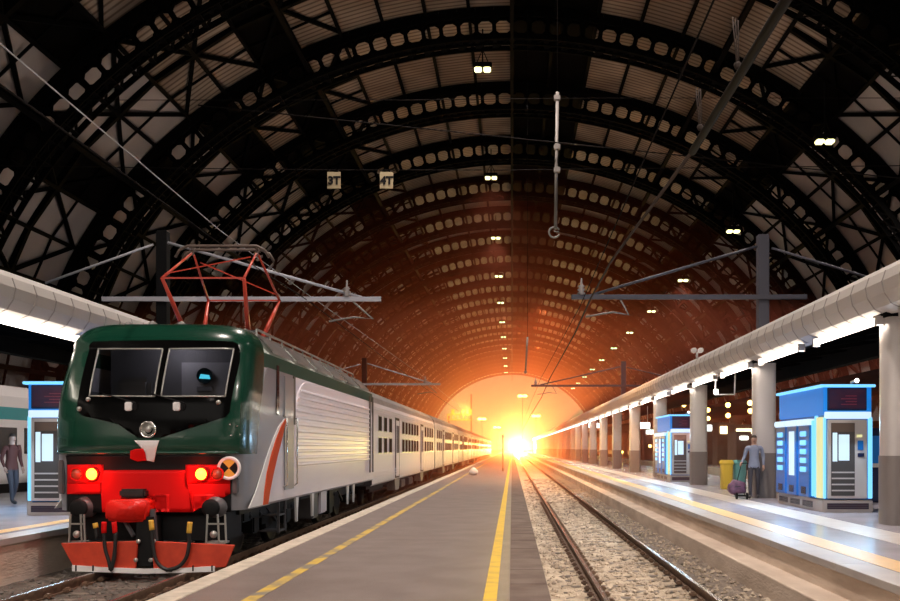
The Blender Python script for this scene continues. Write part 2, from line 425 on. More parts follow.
def purlins():
    for i in range(1, NP):
        t = ST[i]; deep = i % 5 == 2; m = mb('steel_black'); dx, dz = E(t, 0), E(t, 1); up = (dx[0]-dz[0], 0, dx[1]-dz[1])
        if not deep:
            a = E(t, .22); m.bar((a[0], YB, a[1]), (a[0], YE, a[1]), .22, .40, up=up)
        else:
            for d in (.2, 1.7):
                a = E(t, d); m.bar((a[0], YB, a[1]), (a[0], YE, a[1]), .26, .26, up=up)
            p, q = E(t, .2), E(t, 1.7); y = YB; k = 0
            while y < 230:
                m.bar((p[0], y, p[1]), (q[0], y, q[1]), .14); a, b = (p, q) if k % 2 else (q, p)
                m.bar((a[0], y, a[1]), (b[0], y+2.6, b[1]), .12); y += 2.6; k += 1
        o = struct(m.build('roof_purlin')); o['category'] = 'purlin'; o['group'] = 'long roof purlins between the ribs'; o['label'] = 'dark steel purlin running the length of the hall roof'
purlins()
def bracing():
    m = mb('steel_black')
    for lo, hi, step in ((3, 12, 2), (23, 33, 2)):
        for i in range(lo-2, hi-1, step):
            if i < 1 or i+step > NP: continue
            a, b = E(ST[i], .1), E(ST[min(i+step, NP)], .1)
            m.bar((a[0], .7, a[1]), (b[0], 12.3, b[1]), .22); m.bar((a[0], 12.3, a[1]), (b[0], .7, b[1]), .22)
            m.bar((a[0], 6.5, a[1]), (b[0], 6.5, b[1]), .34, .3); m.bar((a[0], 3.6, a[1]), (b[0], 3.6, b[1]), .12); m.bar((a[0], 9.4, a[1]), (b[0], 9.4, b[1]), .12)
    o0 = m.build('wind_bracing')
    for i, y in enumerate(RIBS[:-1]):
        o = o0 if i == 0 else o0.copy()
        if i: COL.objects.link(o)
        o.location = (0, y, 0); struct(o); o['category'] = 'wind bracing'; o['group'] = 'crossed bracing of the roof sides'; o['label'] = 'crossed dark steel bracing on the flanks of the hall roof'
bracing()
struct(mb('wall_brown').box(31, 31.5, YB, YE, GR-.3, 3.2).build('wall_right'))
struct(mb('wall_brown').box(-31.5, -31, YB, YE, GR-.3, 3.2).build('wall_left'))
m = mb('wall_brown').box(-33, 33, YB-.6, YB-.1, GR-.3, 31); struct(m.build('wall_back'))
# ridge conductor running down the apex
tag(mb('steel_black').bar((0, YB, 25.2), (0, YE-8, 25.2), .16, .16).build('ridge_rail'), 'thin dark ridge rail running straight along the top of the roof', 'rail')

# ------------------------------------------------------------------ roof lamps
def lamps():
    group = {0: 'twin lamps along the crown of the roof', 1: 'twin lamps along the right flank of the roof'}
    proto = None
    for row, (lx, lz, ly, ls) in enumerate(((-1.94, CZ+25.0, 66, 26.5), (18.77, CZ+18.4, 60, 24.85))):
        top = CZ+B*math.sqrt(1-(lx/A)**2)-.3
        first = None
        for k in range(-3, 11):
            y = ly+ls*k
            lab = ('twin roof lamp on the crown row, %s from the viewer' if row == 0 else 'twin roof lamp on the right flank row, %s from the viewer')
            vis = k
            label = lab % ORD[vis] if 0 <= vis < 8 else ('tiny twin roof lamp far down the %s row near the glow' % ('crown' if row == 0 else 'right flank'))
            if k < 0: label = 'twin roof lamp above the viewer on the %s row' % ('crown' if row == 0 else 'right flank')
            if first is None:
                r = empty('roof_lamp', (lx, y, lz), label, 'lamp', group[row]); first = r
                c = Vector((lx, y, lz))
                h = mb('mast_dark').rbox(lx-.62, lx+.62, y-.3, y+.35, lz+.08, lz+.4, .05); h.build('housing', r)
                for sx in (-.3, .3):
                    q = mb('lamp_glow').rbox(lx+sx-.24, lx+sx+.24, y-.27, y+.3, lz-.14, lz+.1, .06); q.build('lens', r)
                mb('mast_dark').bar((lx, y, lz+.38), (lx, y, top), .09).bar((lx-.4, y, lz+.38), (lx, y, lz+1.3), .05).bar((lx+.4, y, lz+.38), (lx, y, lz+1.3), .05).build('bracket', r)
            else: dup(first, (lx, y, lz), label)
            if k % 2 == 0 or k < 3:
                lamp('roof_lamp_light', 'SPOT', (lx, y, lz-.3), (18000 if k < 1 else 4500), (1.0, .86, .78), .4, spot_size=math.radians(130), spot_blend=.8)
lamps()

# ------------------------------------------------------------------ tracks
def track(cx, label, y0, y1, ns):
    r = empty('railway_track', (cx, y0, 0), label, 'railway track')
    for s in (-1, 1):
        x = cx+s*.7175; m = mb('rail_rust')
        m.box(x-.06, x+.06, y0, y1, GR, GR+.03).box(x-.012, x+.012, y0, y1, GR+.03, -.045).box(x-.034, x+.034, y0, y1, -.05, -.006)
        m.use('rail_top').box(x-.028, x+.028, y0, y1, -.006, 0); m.build('rail', r)
    s0 = None
    for i in range(ns):
        y = y0+.6*i
        if s0 is None:
            s0 = mb('sleeper').rbox(cx-1.2, cx+1.2, y-.12, y+.12, GR-.12, GR+.006, .02).build('sleeper', r)
            for s in (-1, 1):
                for d in (-.115, .115):
                    x = cx+s*.7175+d; mb('rail_rust').rbox(x-.045, x+.045, y-.07, y+.07, GR+.02, GR+.09, .02).build('rail_clip', s0)
        else:
            o = s0.copy(); COL.objects.link(o); o.parent = r; o.location = (0, .6*i, 0)
            if i < 50:
                for c in s0.children: d = c.copy(); COL.objects.link(d); d.parent = o
    return r
track(1.93, 'empty railway track with rusty rails between the two platforms', 8, YE+120, 100)
track(-5.8, 'railway track under the green and silver train', 6, YE+120, 60)
track(12.6, 'railway track beyond the right platform behind the kiosks', 10, YE+60, 60)
track(-17.6, 'railway track on the far left under the white and teal train', 10, YE, 20)
def stones():
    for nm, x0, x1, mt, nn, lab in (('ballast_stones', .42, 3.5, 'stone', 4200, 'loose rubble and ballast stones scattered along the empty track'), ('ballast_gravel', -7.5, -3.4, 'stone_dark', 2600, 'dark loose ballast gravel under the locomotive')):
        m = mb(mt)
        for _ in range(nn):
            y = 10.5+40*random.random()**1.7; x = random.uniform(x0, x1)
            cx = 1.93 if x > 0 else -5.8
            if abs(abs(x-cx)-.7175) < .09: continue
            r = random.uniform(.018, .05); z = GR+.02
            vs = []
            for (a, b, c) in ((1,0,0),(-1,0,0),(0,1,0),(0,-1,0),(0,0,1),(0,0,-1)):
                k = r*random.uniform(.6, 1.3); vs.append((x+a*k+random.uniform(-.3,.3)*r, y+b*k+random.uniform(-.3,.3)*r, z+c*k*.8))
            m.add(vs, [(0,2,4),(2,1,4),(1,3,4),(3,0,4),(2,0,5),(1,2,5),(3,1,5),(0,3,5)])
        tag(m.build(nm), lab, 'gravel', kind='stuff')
stones()

# ------------------------------------------------------------------ locomotive
LX, LY, OX = -5.87, 15.87, .07
LO = Vector((LX, LY, 0))
def lerp(tab, z):
    if z <= tab[0][0]: return tab[0][1]
    for (a, b), (c, d) in zip(tab, tab[1:]):
        if z <= c: return b+(d-b)*(z-a)/(c-a)
    return tab[-1][1]
PROF = [(.9,.10),(1.70,.09),(1.86,.03),(1.95,0),(2.1,.0),(2.4,.03),(2.7,.09),(3.0,.21),(3.3,.36),(3.55,.50)]
WID = [(.9,1.54),(1.2,1.56),(1.9,1.57),(2.9,1.57),(3.55,1.53)]
DN, NN = .9, 4.0
def wz(z): return lerp(WID, z)
def fy(x, z): 
    q = min(.999, abs(x)/wz(z)); return lerp(PROF, z)+DN*(1-(1-q**NN)**(1/NN))
def FP(px, py):                                          # surveyed point on the cab front -> local x, z
    Y = LY+.2
    for _ in range(12):
        X = (px-VX)*Y/F; z = CZ-(py-VY)*Y/F; Y = LY+fy(X-LX, z)
    return X-LX, z
def inside(p, poly):
    x, y = p; c = False; n = len(poly)
    for i in range(n):
        (x1, y1), (x2, y2) = poly[i], poly[(i+1) % n]
        if (y1 > y) != (y2 > y) and x < (x2-x1)*(y-y1)/(y2-y1)+x1: c = not c
    return c
def patch(m, poly, off, holes=(), step=.09, thick=0.0):
    """a plate that follows the curved cab front; poly in local x, z"""
    bm = bmesh.new(); f = bm.faces.new([bm.verts.new((x, 0, z)) for x, z in poly]); bmesh.ops.triangulate(bm, faces=bm.faces[:])
    xs = [p[0] for p in poly]; zs = [p[1] for p in poly]
    cuts = []
    k = math.floor(min(xs)/step)
    while k*step < max(xs): cuts.append(((k*step, 0, 0), (1, 0, 0))); k += 1
    k = math.floor(min(zs)/step)
    while k*step < max(zs): cuts.append(((0, 0, k*step), (0, 0, 1))); k += 1
    for h in holes:
        for i in range(len(h)):
            a, b = h[i], h[(i+1) % len(h)]; cuts.append(((a[0], 0, a[1]), (b[1]-a[1], 0, a[0]-b[0])))
    for co, no in cuts: bmesh.ops.bisect_plane(bm, geom=bm.verts[:]+bm.edges[:]+bm.faces[:], plane_co=co, plane_no=no)
    for h in holes:
        dead = [f for f in bm.faces if inside((f.calc_center_median().x, f.calc_center_median().z), h)]
        bmesh.ops.delete(bm, geom=dead, context='FACES')
    if thick:
        r = bmesh.ops.extrude_face_region(bm, geom=bm.faces[:])
        new = {v for v in r['geom'] if isinstance(v, bmesh.types.BMVert)}
    else: new = set(bm.verts)
    for v in bm.verts: v.co.y = fy(v.co.x, v.co.z)-(off if v in new else off-thick)
    for v in bm.verts: v.co += LO
    return m.bm(bm, True)
MASK = [FP(*p) for p in ((93,341.5),(165,340),(233,341.5),(238,344),(240.5,352),(240,362),(230,412),(226,417),(211,421.5),(180,425.5),(168,428),(161,437.5),(138.5,438),(131,428),(118,424),(103.5,420.5),(82,415.5),(77.5,411),(77.5,404),(85,366),(89.5,345))]
WIN1 = [FP(*p) for p in ((99,349),(163,349),(155,396.5),(90,396))]
WIN2 = [FP(*p) for p in ((170,349),(234,349),(225.5,396.5),(161.5,396.5))]
def locomotive():
    L = empty('locomotive', LO, 'green and silver electric locomotive with red bumper beam and lit tail lamps', 'locomotive')
    # --- cab shell
    xq = [0,.1,.2,.3,.4,.5,.6,.68,.76,.83,.88,.92,.95,.97,.985,.994,.999]; xq = [-q for q in xq[:0:-1]]+xq
    rows = [1.84, 1.87, 1.91]+[1.95+.05*i for i in range(33)]
    rings = []
    for z in rows: rings.append((z, wz(z), lerp(PROF, z), 0))
    for k in range(1, 9):
        a = PI/2*k/8; rings.append((3.55+.48*math.sin(a), 1.53-.44*(1-math.cos(a)), .50+.55*(1-math.cos(a)), 0))
    yb = [(1.84,.98),(2.2,1.08),(2.8,1.3),(3.2,1.55),(4.1,1.75)]
    vs = []; per = len(xq)+2
    for z, w, pr, _ in rings:
        ring = [(-w, max(lerp(yb, z), pr+DN+.02), z)]
        ring += [(q*w, pr+DN*(1-(1-min(1, abs(q))**NN)**(1/NN)), z) for q in xq]
        ring += [(w, max(lerp(yb, z), pr+DN+.02), z)]
        vs += [Vector(p)+LO for p in ring]
    fs = []
    for j in range(len(rings)-1):
        for i in range(per-1):
            q = [j*per+i, j*per+i+1, (j+1)*per+i+1, (j+1)*per+i]
            if all(inside((vs[k].x-LX, vs[k].z), MASK) for k in q) and 0 < i < per-2: continue
            fs.append(q)
    m = mb('loco_green').add(vs, fs, True); k = (len(rings)-1)*per
    m.f.append([k+i for i in range(per)]); m.m.append(0); m.s.append(False)
    m.build('cab_shell', L)
    # nose lip
    m = mb('loco_green'); pts = [Vector((x, fy(x, 1.87)-.012, 1.865))+LO for x in [-1.46+.0973*i for i in range(31)]]; m.tube(pts, .028, 8); m.build('nose_lip', L)
    # --- lower skirt (grey corners) and dark end plate
    m = mb('loco_grey'); zs = [.93, 1.2, 1.5, 1.84]; vs = []
    for z in zs:
        w = wz(z); pr = lerp(PROF, z); vs += [Vector(p)+LO for p in [(-w, 2.0, z)]+[(q*w, pr+.03+DN*(1-(1-min(1, abs(q))**NN)**(1/NN)), z) for q in xq]+[(w, 2.0, z)]]
    fs = [[j*per+i, j*per+i+1, (j+1)*per+i+1, (j+1)*per+i] for j in range(len(zs)-1) for i in range(per-1)]
    m.add(vs, fs, True); m.build('skirt', L)
    m = mb('black'); patch(m, [FP(*p) for p in ((66,455.5),(231,455.5),(231,512),(67,512))], .015, thick=.03); m.build('end_plate', L)  # black recess; its top strip also paints the shade below the nose
    m = mb('black').box(LX-1.25, LX+1.25, LY+.25, LY+1.2, .45, 1.0); m.build('buffer_beam', L)
    # --- red band with two legs
    m = mb('red_paint'); patch(m, [FP(*p) for p in ((68,484),(101,484),(104,470),(186,470),(188,484),(230.5,484),(230.5,494),(193.5,494),(193.5,512),(170,512),(170,494),(121,494),(121,512),(103,512),(103,494),(68,494))], .035, thick=.05); m.build('bumper_band', L)
    for (p0, p1) in (((68,464.5),(104,484)), ((186,464.5),(230.5,484))):
        m = mb('red_paint'); patch(m, [FP(p0[0], p0[1]), FP(p1[0], p0[1]), FP(p1[0], p1[1]), FP(p0[0], p1[1])], .028, thick=.04); m.build('lamp_panel', L)
    # --- tail lamps
    for px, lit in ((93,1), (78,0), (202,1), (218,0)):
        x, z = FP(px, 474); y = fy(x, z); c = Vector((x, y-.04, z))+LO
        t = mb('red_paint').lathe([(.105,.03),(.115,-.03),(.095,-.035),(.09,.02)], c, (0,1,0)).build('lamp_ring', L); t['label'] = 'round lamp ring'
        g = mb('tail_lit' if lit else 'tail_off').lathe([(.095,.0),(.085,-.02),(.05,-.045),(0,-.052)], c, (0,1,0)).build('tail_lamp', t)
        g['label'] = 'glowing tail lamp' if lit else 'unlit dull lamp'
        if lit: lamp('tail_lamp_light', 'POINT', c+Vector((0, -.22, 0)), 9, (1, .05, .02), .06)
    # --- windscreen mask, panes, trims
    m = mb('gloss_black'); patch(m, MASK, .012, (WIN1, WIN2)); m.build('windscreen_mask', L)
    for wq in (WIN1, WIN2):
        m = mb('window_glass'); patch(m, wq, .004); p = m.build('windscreen', L)
        m = mb('trim_grey')
        for i in range(4):
            a, b = wq[i], wq[(i+1) % 4]; pts = []
            for k in range(13): x = a[0]+(b[0]-a[0])*k/12; z = a[1]+(b[1]-a[1])*k/12; pts.append(Vector((x, fy(x, z)-.02, z))+LO)
            m.tube(pts, .014, 6)
        m.build('windscreen_frame', p)
    # cab interior
    m = mb('interior').box(LX-1.3, LX+1.3, LY+2.0, LY+2.06, 1.5, 3.8).box(LX-1.3, LX+1.3, LY+.5, LY+2.0, 1.5, 1.56); m.build('cab_bulkhead', L)
    m = mb('interior_light').box(LX+.0, LX+.85, LY+1.9, LY+1.98, 1.7, 3.46).use('interior').box(LX+.28, LX+.55, LY+1.86, LY+1.9, 2.95, 3.03); m.build('cab_cabinet', L)
    x, z = FP(206, 377); m = mb('black').lathe([(.14,0),(.14,.03),(0,.03)], Vector((LX+.42, LY+1.84, 3.22)), (0,1,0)); m.use('cyan_reflection').add([(LX+.33,LY+1.832,3.17),(LX+.53,LY+1.832,3.16),(LX+.51,LY+1.832,3.23),(LX+.36,LY+1.832,3.25)], [(0,1,2,3)]); m.build('cab_reflection', L)  # glowing cyan patch on a disc stands in for a reflection in the windscreen
    m = mb('interior').rbox(LX-.95, LX-.35, LY+1.3, LY+1.5, 1.9, 3.15, .08).rbox(LX-.95, LX-.35, LY+.95, LY+1.45, 1.85, 2.05, .08); m.build('driver_seat', L)
    m = mb('black').rbox(LX-1.2, LX+1.2, LY+.45, LY+.9, 2.35, 2.62, .05).rbox(LX-.1, LX+.5, LY+.62, LY+.9, 2.6, 2.74, .03); m.build('driver_desk', L)
    lamp('cab_fill', 'POINT', (LX, LY+1.5, 3.75), 14, (.85, .85, 1.0), .15)  # unseen fill added to brighten the cab interior
    # wipers, washers, lifting knobs
    for px in (129.5, 177.5):
        x, z = FP(px, 406.5); y = fy(x, z); c = Vector((x, y, z))+LO
        w = mb('white_paint').rbox(c.x-.055, c.x+.055, c.y-.075, c.y+.01, c.z-.07, c.z+.07, .015).build('wiper_motor', L)
        tip = FP(px-26, 397.5); pts = [c+Vector((.1,-.04,.04))]
        for k in range(9): a = k/8; xx = x+.1+(tip[0]-x-.1)*a; zz = z+.06+(tip[1]-z)*a; pts.append(Vector((xx, fy(xx, zz)-.035, zz))+LO)
        mb('black').tube(pts, .012, 6).rbox(c.x+.06, c.x+.13, c.y-.06, c.y+.01, c.z-.06, c.z+.06, .02).build('wiper_arm', w)
    for px, py in ((80,409), (89,399.5), (219,402.5)):
        x, z = FP(px, py); mb('trim_grey').sph(Vector((x, fy(x, z)-.03, z))+LO, .04, n=10).build('grab_knob', L)
    # upper head lamp
    x, z = FP(149, 429.5); c = Vector((x, fy(x, z)-.01, z))+LO
    hd = mb('chrome').lathe([(.10,.06),(.135,.0),(.135,-.05),(.115,-.06),(.10,-.03),(.06,.0),(.03,.005),(0,.005)], c, (0,1,0), 28).build('head_lamp', L)
    mb('trim_grey').lathe([(.045,0),(.045,-.05),(.02,-.06),(0,-.06)], c, (0,1,0)).build('reflector', hd)
    # emblem: white wedge and red flag
    m = mb('white_paint'); patch(m, [FP(*p) for p in ((135.5,440.5),(160,440.5),(155,462),(148,460.5),(146.5,452),(143,445.5))], .055, step=.05, thick=.02); m.build('emblem', L)['label'] = 'white wedge emblem'
    m = mb('red_paint'); patch(m, [FP(*p) for p in ((131.5,451),(137,449),(144.5,448.5),(147,455),(147.5,460.5),(139,461.5),(131.5,458.5))], .06, step=.05, thick=.02); m.build('emblem', L)['label'] = 'red flag emblem'
    # bolts at right of nose
    m = mb('chrome')
    for px, py in ((230,424.5),(237,426),(231,435.5),(240,434.5)):
        x, z = FP(px, py); m.sph(Vector((x, fy(x, z)-.004, z))+LO, .016, n=8)
    m.build('rivet_plate', L)
    # roundel
    x, z = FP(232.5, 468); c = Vector((x-.02, fy(x, z)-.12, z))+LO
    rd = mb('white_paint').lathe([(0,.03),(.18,.03),(.19,.015),(.19,-.015),(.18,-.022),(.14,-.022),(.14,-.012),(0,-.012)], c, (0,1,0), 36).build('end_signal_disc', L); rd['label'] = 'round white rimmed signal disc'
    for q in range(4):
        a0 = PI/4+q*PI/2; pts = [(c.x, c.y-.018, c.z)]+[(c.x+.14*math.cos(a0+PI/2*k/8), c.y-.018, c.z+.14*math.sin(a0+PI/2*k/8)) for k in range(9)]
        mb('hose_yellow' if q % 2 == 0 else 'black').add(pts, [list(range(10))]).build('quadrant', rd)['label'] = 'yellow quadrant' if q % 2 == 0 else 'black quadrant'
    # steps/handles on the grey corners
    for sx in (-1, 1):
        x = sx*1.40; y = fy(x, 1.5); m = mb('loco_darkgrey').rbox(LX+x-.05, LX+x+.05, LY+y-.06, LY+y+.06, 1.2, 1.75, .02); m.build('corner_handle', L)
    # buffers
    for px in (79, 211):
        P = W3(px, 508, LY-.1); c = Vector((P.x, LY+.15, P.z))
        b = mb('loco_darkgrey').lathe([(.17,.1),(.17,-.04),(.13,-.05),(.12,-.14),(.08,-.15),(.08,-.24)], c, (0,1,0)).build('buffer', L)
        mb('black').lathe([(.08,-.24),(.13,-.25),(.145,-.265),(.13,-.285),(.08,-.295),(0,-.297)], c, (0,1,0), 28).build('buffer_head', b)
    # coupling cover and dark box
    q = [W3(*p, LY-.12) for p in ((111,499.5),(150,498.5),(152,505),(148,521),(130,522),(110,520),(108.5,512))]
    bm = bmesh.new(); f = bm.faces.new([bm.verts.new((p.x, LY-.30, p.z)) for p in q]); r = bmesh.ops.extrude_face_region(bm, geom=[f])
    for v in r['geom']:
        if isinstance(v, bmesh.types.BMVert): v.co.y += .42
    bmesh.ops.bevel(bm, geom=bm.edges[:], offset=.035, segments=3, affect='EDGES')
    mb('tarp_red').bm(bm, True).build('coupling_cover', L)
    a, b = W3(120, 489, LY-.05), W3(146, 497.5, LY-.05); mb('rubber').rbox(a.x, b.x, LY-.1, LY+.25, b.z, a.z, .03).build('jumper_socket', L)
    P = W3(131, 528, LY-.1); m = mb('loco_darkgrey').bar((P.x-.1, LY-.1, P.z+.12), (P.x+.08, LY-.2, P.z-.12), .05).bar((P.x+.35, LY-.12, P.z+.3), (P.x+.42, LY-.12, P.z-.5), .07); m.build('screw_coupling', L)
    # brake hoses
    for pts, topc in ((((104,522),(104,533),(105,548),(109,562),(111,570),(113,562),(115,548),(116,532)), 'red_paint'), (((114,522),(115,533),(115,548),(114,560),(110,570)), 'red_paint'),
                      (((151,520),(152,530),(153,545),(156,560),(163,568),(172,570)), 'hose_yellow'), (((190,522),(189,533),(189,545),(186,558),(178,567),(166,570)), 'hose_yellow'), (((95,523),(96,528),(97,538)), 'hose_yellow')):
        P3 = [W3(*p, LY-.38) for p in pts]
        fine = []
        for i in range(len(P3)-1):
            for k in range(4):
                p0, p1, p2, p3 = P3[max(i-1,0)], P3[i], P3[i+1], P3[min(i+2, len(P3)-1)]; t = k/4
                fine.append(.5*((2*p1)+(p2-p0)*t+(2*p0-5*p1+4*p2-p3)*t*t+(3*p1-p0-3*p2+p3)*t**3))
        fine.append(P3[-1])
        h = mb('rubber').tube(fine[3:], .03, 8).build('brake_hose', L)
        mb(topc).tube(fine[:5], .042, 8).build('hose_valve', h)['label'] = 'coloured hose valve'
    # shunter's steps
    for x0, x1 in ((70.5, 84), (207.5, 225)):
        a, b = W3(x0, 522, LY-.2), W3(x1, 543, LY-.2); m = mb('trim_grey')
        for xx in (a.x, a.x+.16, b.x): m.bar((xx, LY-.2, a.z+.12), (xx+(.02 if xx > a.x else -.02), LY-.2, b.z), .025)
        for zz in (b.z, a.z-.03): m.bar((a.x, LY-.2, zz), (b.x, LY-.2, zz), .025)
        m.box(a.x, b.x, LY-.2, LY+.05, b.z-.01, b.z+.02); m.sph((a.x+.09, LY-.18, (a.z+b.z)/2-.03), .06, n=10); m.build('shunter_step', L)
    # plough
    for poly in (((61,543),(138,541),(136,569),(74,567)), ((152,541),(235,545),(226,567),(154,570))):
        P = [W3(*p, LY-.28) for p in poly]; m = mb('plough_red').prism([(p.x, p.z) for p in P], 'y', LY-.30, LY-.25); m.build('plough_blade', L, bevel=.01)
    P = [W3(*p, LY-.3) for p in ((73,565),(110,567.5),(145,568.5),(180,568),(215,566),(215,571.5),(145,573.5),(73,571))]
    m = mb('white_paint').prism([(p.x, p.z) for p in P], 'y', LY-.335, LY-.30); m.use('black')
    for px in (76, 93, 193, 212): p = W3(px, 568.5, LY-.34); m.bar((p.x, LY-.34, p.z-.04), (p.x, LY-.34, p.z+.05), .02, .02)
    m.build('plough_edge', L)
    a, b = W3(137, 536, LY-.2), W3(153, 566, LY-.2); m = mb('black').box(a.x, b.x, LY-.24, LY+.2, b.z, a.z+.3); m.use('trim_grey')
    for px, py in ((138.5,541.5),(154,541),(136,560),(151,560)): p = W3(px, py, LY-.3); m.lathe([(.035,0),(.035,-.02),(.015,-.03),(0,-.03)], (p.x, LY-.3, p.z), (0,1,0), 10)
    m.build('plough_bracket', L)
    # --- body behind the cab
    prof = [(1.49,.93),(1.56,.98),(1.56,2.9),(1.525,3.36),(1.51,3.62),(1.10,3.98),(.0,4.02)]
    prof = [(-x, z) for x, z in prof]+[(x, z) for x, z in prof[-2::-1]]
    y0, y1 = LY+1.3, LY+15.3; m = MB(); n = len(prof)
    for i in range(n-1):
        (x0, z0), (x1, z1) = prof[i], prof[i+1]; zc = (z0+z1)/2
        m.use('green_matt' if 3.36 < zc < 3.62 else ('roof_panel' if zc > 3.62 and zc < 3.99 else ('roof_grey' if zc >= 3.99 else 'silver')))
        m.add([(LX+x0, y0, z0), (LX+x1, y0, z1), (LX+x1, y1, z1), (LX+x0, y1, z0)], [(0,1,2,3)])
    m.use('loco_darkgrey').add([(LX+x, y1, z) for x, z in prof], [list(range(n))])
    m.build('body_shell', L)
    for sx in (1, -1):
        def side(mn, poly, d, name, label=None, th=.012):
            mm = mb(mn).prism([(LY+a, b) for a, b in poly], 'x', LX+sx*(d+OX), LX+sx*(d+OX+th)); o = mm.build(name, L)
            if label: o['label'] = label
            return o
        Lc = [(.42,.96),(.85,1.2),(1.25,1.5),(1.65,1.8),(2.08,2.1),(2.55,2.35),(3.0,2.5)]; Oc = [(1.33,.96),(1.42,1.2),(1.58,1.5),(1.88,1.8),(2.26,2.1),(2.68,2.35),(3.05,2.5)]; Rc = [(1.67,.96),(1.82,1.2),(2.08,1.5),(2.38,1.8),(2.72,2.1),(2.95,2.35),(3.12,2.5)]
        side('loco_grey', [(.98,1.84),(1.08,2.2),(1.3,2.8),(1.55,3.2),(1.7,3.36),(3.75,3.36),(3.75,2.6)]+Lc[:2:-1], 1.487, 'cab_side', 'grey cab side panel')
        side('white_paint', Lc+Rc[::-1], 1.502, 'stripe', 'white swoosh stripe')
        side('orange_paint', Oc+Rc[::-1], 1.516, 'stripe', 'orange swoosh stripe')
        dr = side('loco_grey', [(3.0,1.15),(3.75,1.15),(3.75,3.3),(3.0,3.3)], 1.50, 'cab_door', th=.02)
        w = side('glass_dark', [(2.35,2.55),(2.55,2.55),(2.55,3.45),(2.38,3.45)], 1.502, 'side_window', th=.012)
        side('brown_box', [(3.78,2.4),(3.92,2.4),(3.92,3.35),(3.78,3.35)], 1.49, 'pillar_strip', th=.03)
        for yy in (2.92, 3.82): mb('chrome').tube([(LX+sx*(1.5+OX), LY+yy, 1.2), (LX+sx*(1.57+OX), LY+yy, 1.25), (LX+sx*(1.57+OX), LY+yy, 2.5), (LX+sx*(1.5+OX), LY+yy, 2.55)], .018, 8).build('handrail', L)
        # ribbed louvre panel
        m = mb('louvre'); ys0, ys1 = LY+4.0, LY+14.2; zt, zb = 3.30, 1.55; R = 1.1
        arc = [(ys0+R-R*math.cos(PI/2*k/8), zt-.75+.75*math.sin(PI/2*k/8)) for k in range(9)]
        m.prism([(ys0, zb)]+arc+[(ys1, zt), (ys1, zb)], 'x', LX+sx*(1.475+OX), LX+sx*(1.50+OX))
        z = zb+.06
        while z < zt-.08:
            s = ys0+.05
            if z > zt-.75: s += R*(1-math.sqrt(max(0, 1-((z-(zt-.75))/.75)**2)))
            m.prism([(LX+sx*(1.50+OX), z-.035), (LX+sx*(1.535+OX), z-.012), (LX+sx*(1.535+OX), z+.012), (LX+sx*(1.50+OX), z+.04)], 'y', s, ys1-.05); z += .135
        m.build('louvre_panel', L)
        m = mb('brown_box').box(LX+sx*(1.48+OX), LX+sx*(1.515+OX), LY+14.35, LY+14.5, 1.2, 3.5).box(LX+sx*(1.48+OX), LX+sx*(1.515+OX), LY+14.95, LY+15.1, 1.2, 3.5); m.build('rear_door_recess', L)
        m = mb('white_paint')
        for yy in (4.3, 5.9, 10.6, 11.6):
            m.prism([(LY+yy, .95), (LY+yy+.28, .95), (LY+yy+.22, .7), (LY+yy+.18, .45), (LY+yy+.1, .45), (LY+yy+.06, .7)], 'x', LX+sx*(1.40+OX), LX+sx*(1.44+OX))
        m.build('jacking_bracket', L)
        m = mb('loco_darkgrey')
        for zz in (.35, .65): m.box(LX+sx*(1.2+OX)-.18, LX+sx*(1.2+OX)+.18, LY+3.05, LY+3.6, zz, zz+.03)
        m.bar((LX+sx*(1.38+OX), LY+3.05, .95), (LX+sx*(1.38+OX), LY+3.05, .33), .04).bar((LX+sx*(1.38+OX), LY+3.6, .95), (LX+sx*(1.38+OX), LY+3.6, .33), .04); m.build('cab_step', L)
        # roof grilles on the shoulder
        for k in range(6):
            yy = LY+2.4+k*2.1; m = mb('roof_panel'); m.use('roof_grey'); a = Vector((LX+sx*(1.40+OX), yy, 3.68)); b = Vector((LX+sx*(1.13+OX), yy, 3.95)); nn = Vector((sx*.7071, 0, .7071))*.03
            for j in range(7):
                p = a+(b-a)*(j/6)+nn; m.bar(p, p+Vector((0, 1.7, 0)), .022, .05)
            m.use('chrome').bar(a+nn+Vector((0,-.04,0)), b+nn+Vector((0,-.04,0)), .04).bar(a+nn+Vector((0,1.74,0)), b+nn+Vector((0,1.74,0)), .04)
            m.build('roof_grille', L)
    # roof equipment
    for (x0, x1, ya, yb_, z1) in ((-.7,.7,2.2,3.0,4.14), (-.55,.55,7.4,10.2,4.32), (-.8,.8,10.6,14.6,4.26)):
        mb('roof_grey').rbox(LX+x0, LX+x1, LY+ya, LY+yb_, 3.98, z1, .05).build('roof_box', L)
    m = mb('trim_grey')
    for x in (.78, 1.0):
        m.bar((LX+x, LY+3.2, 4.2), (LX+x, LY+14.8, 4.2), .035)
        for k in range(12): m.bar((LX+x, LY+3.2+k*1.05, 3.95), (LX+x, LY+3.2+k*1.05, 4.2), .03)
    m.build('roof_rail', L)
    for (x, y) in ((-.95, 1.9), (.0, 1.9), (.35, 7.0), (-.35, 7.0), (-.5, 1.85)):
        mb('porcelain').lathe([(.05,0),(.09,.03),(.05,.06),(.09,.09),(.05,.12),(.08,.15),(.03,.18),(0,.2)], (LX+x, LY+y, 4.0), n=12).build('insulator', L)
    # --- pantograph (raised diamond)
    pn = mb('panto_red'); nx, fx = 19.0, 21.9; base_z = 4.22
    kn = {('l',0): W3(164,278,nx), ('r',0): W3(244,278,nx), ('l',1): W3(207,302,fx), ('r',1): W3(276,300,fx)}
    kz = (kn['l',0].z+kn['r',0].z)/2; ym = (nx+fx)/2
    ml = MB().use('panto_red'); mu = MB().use('panto_red')
    tops = []
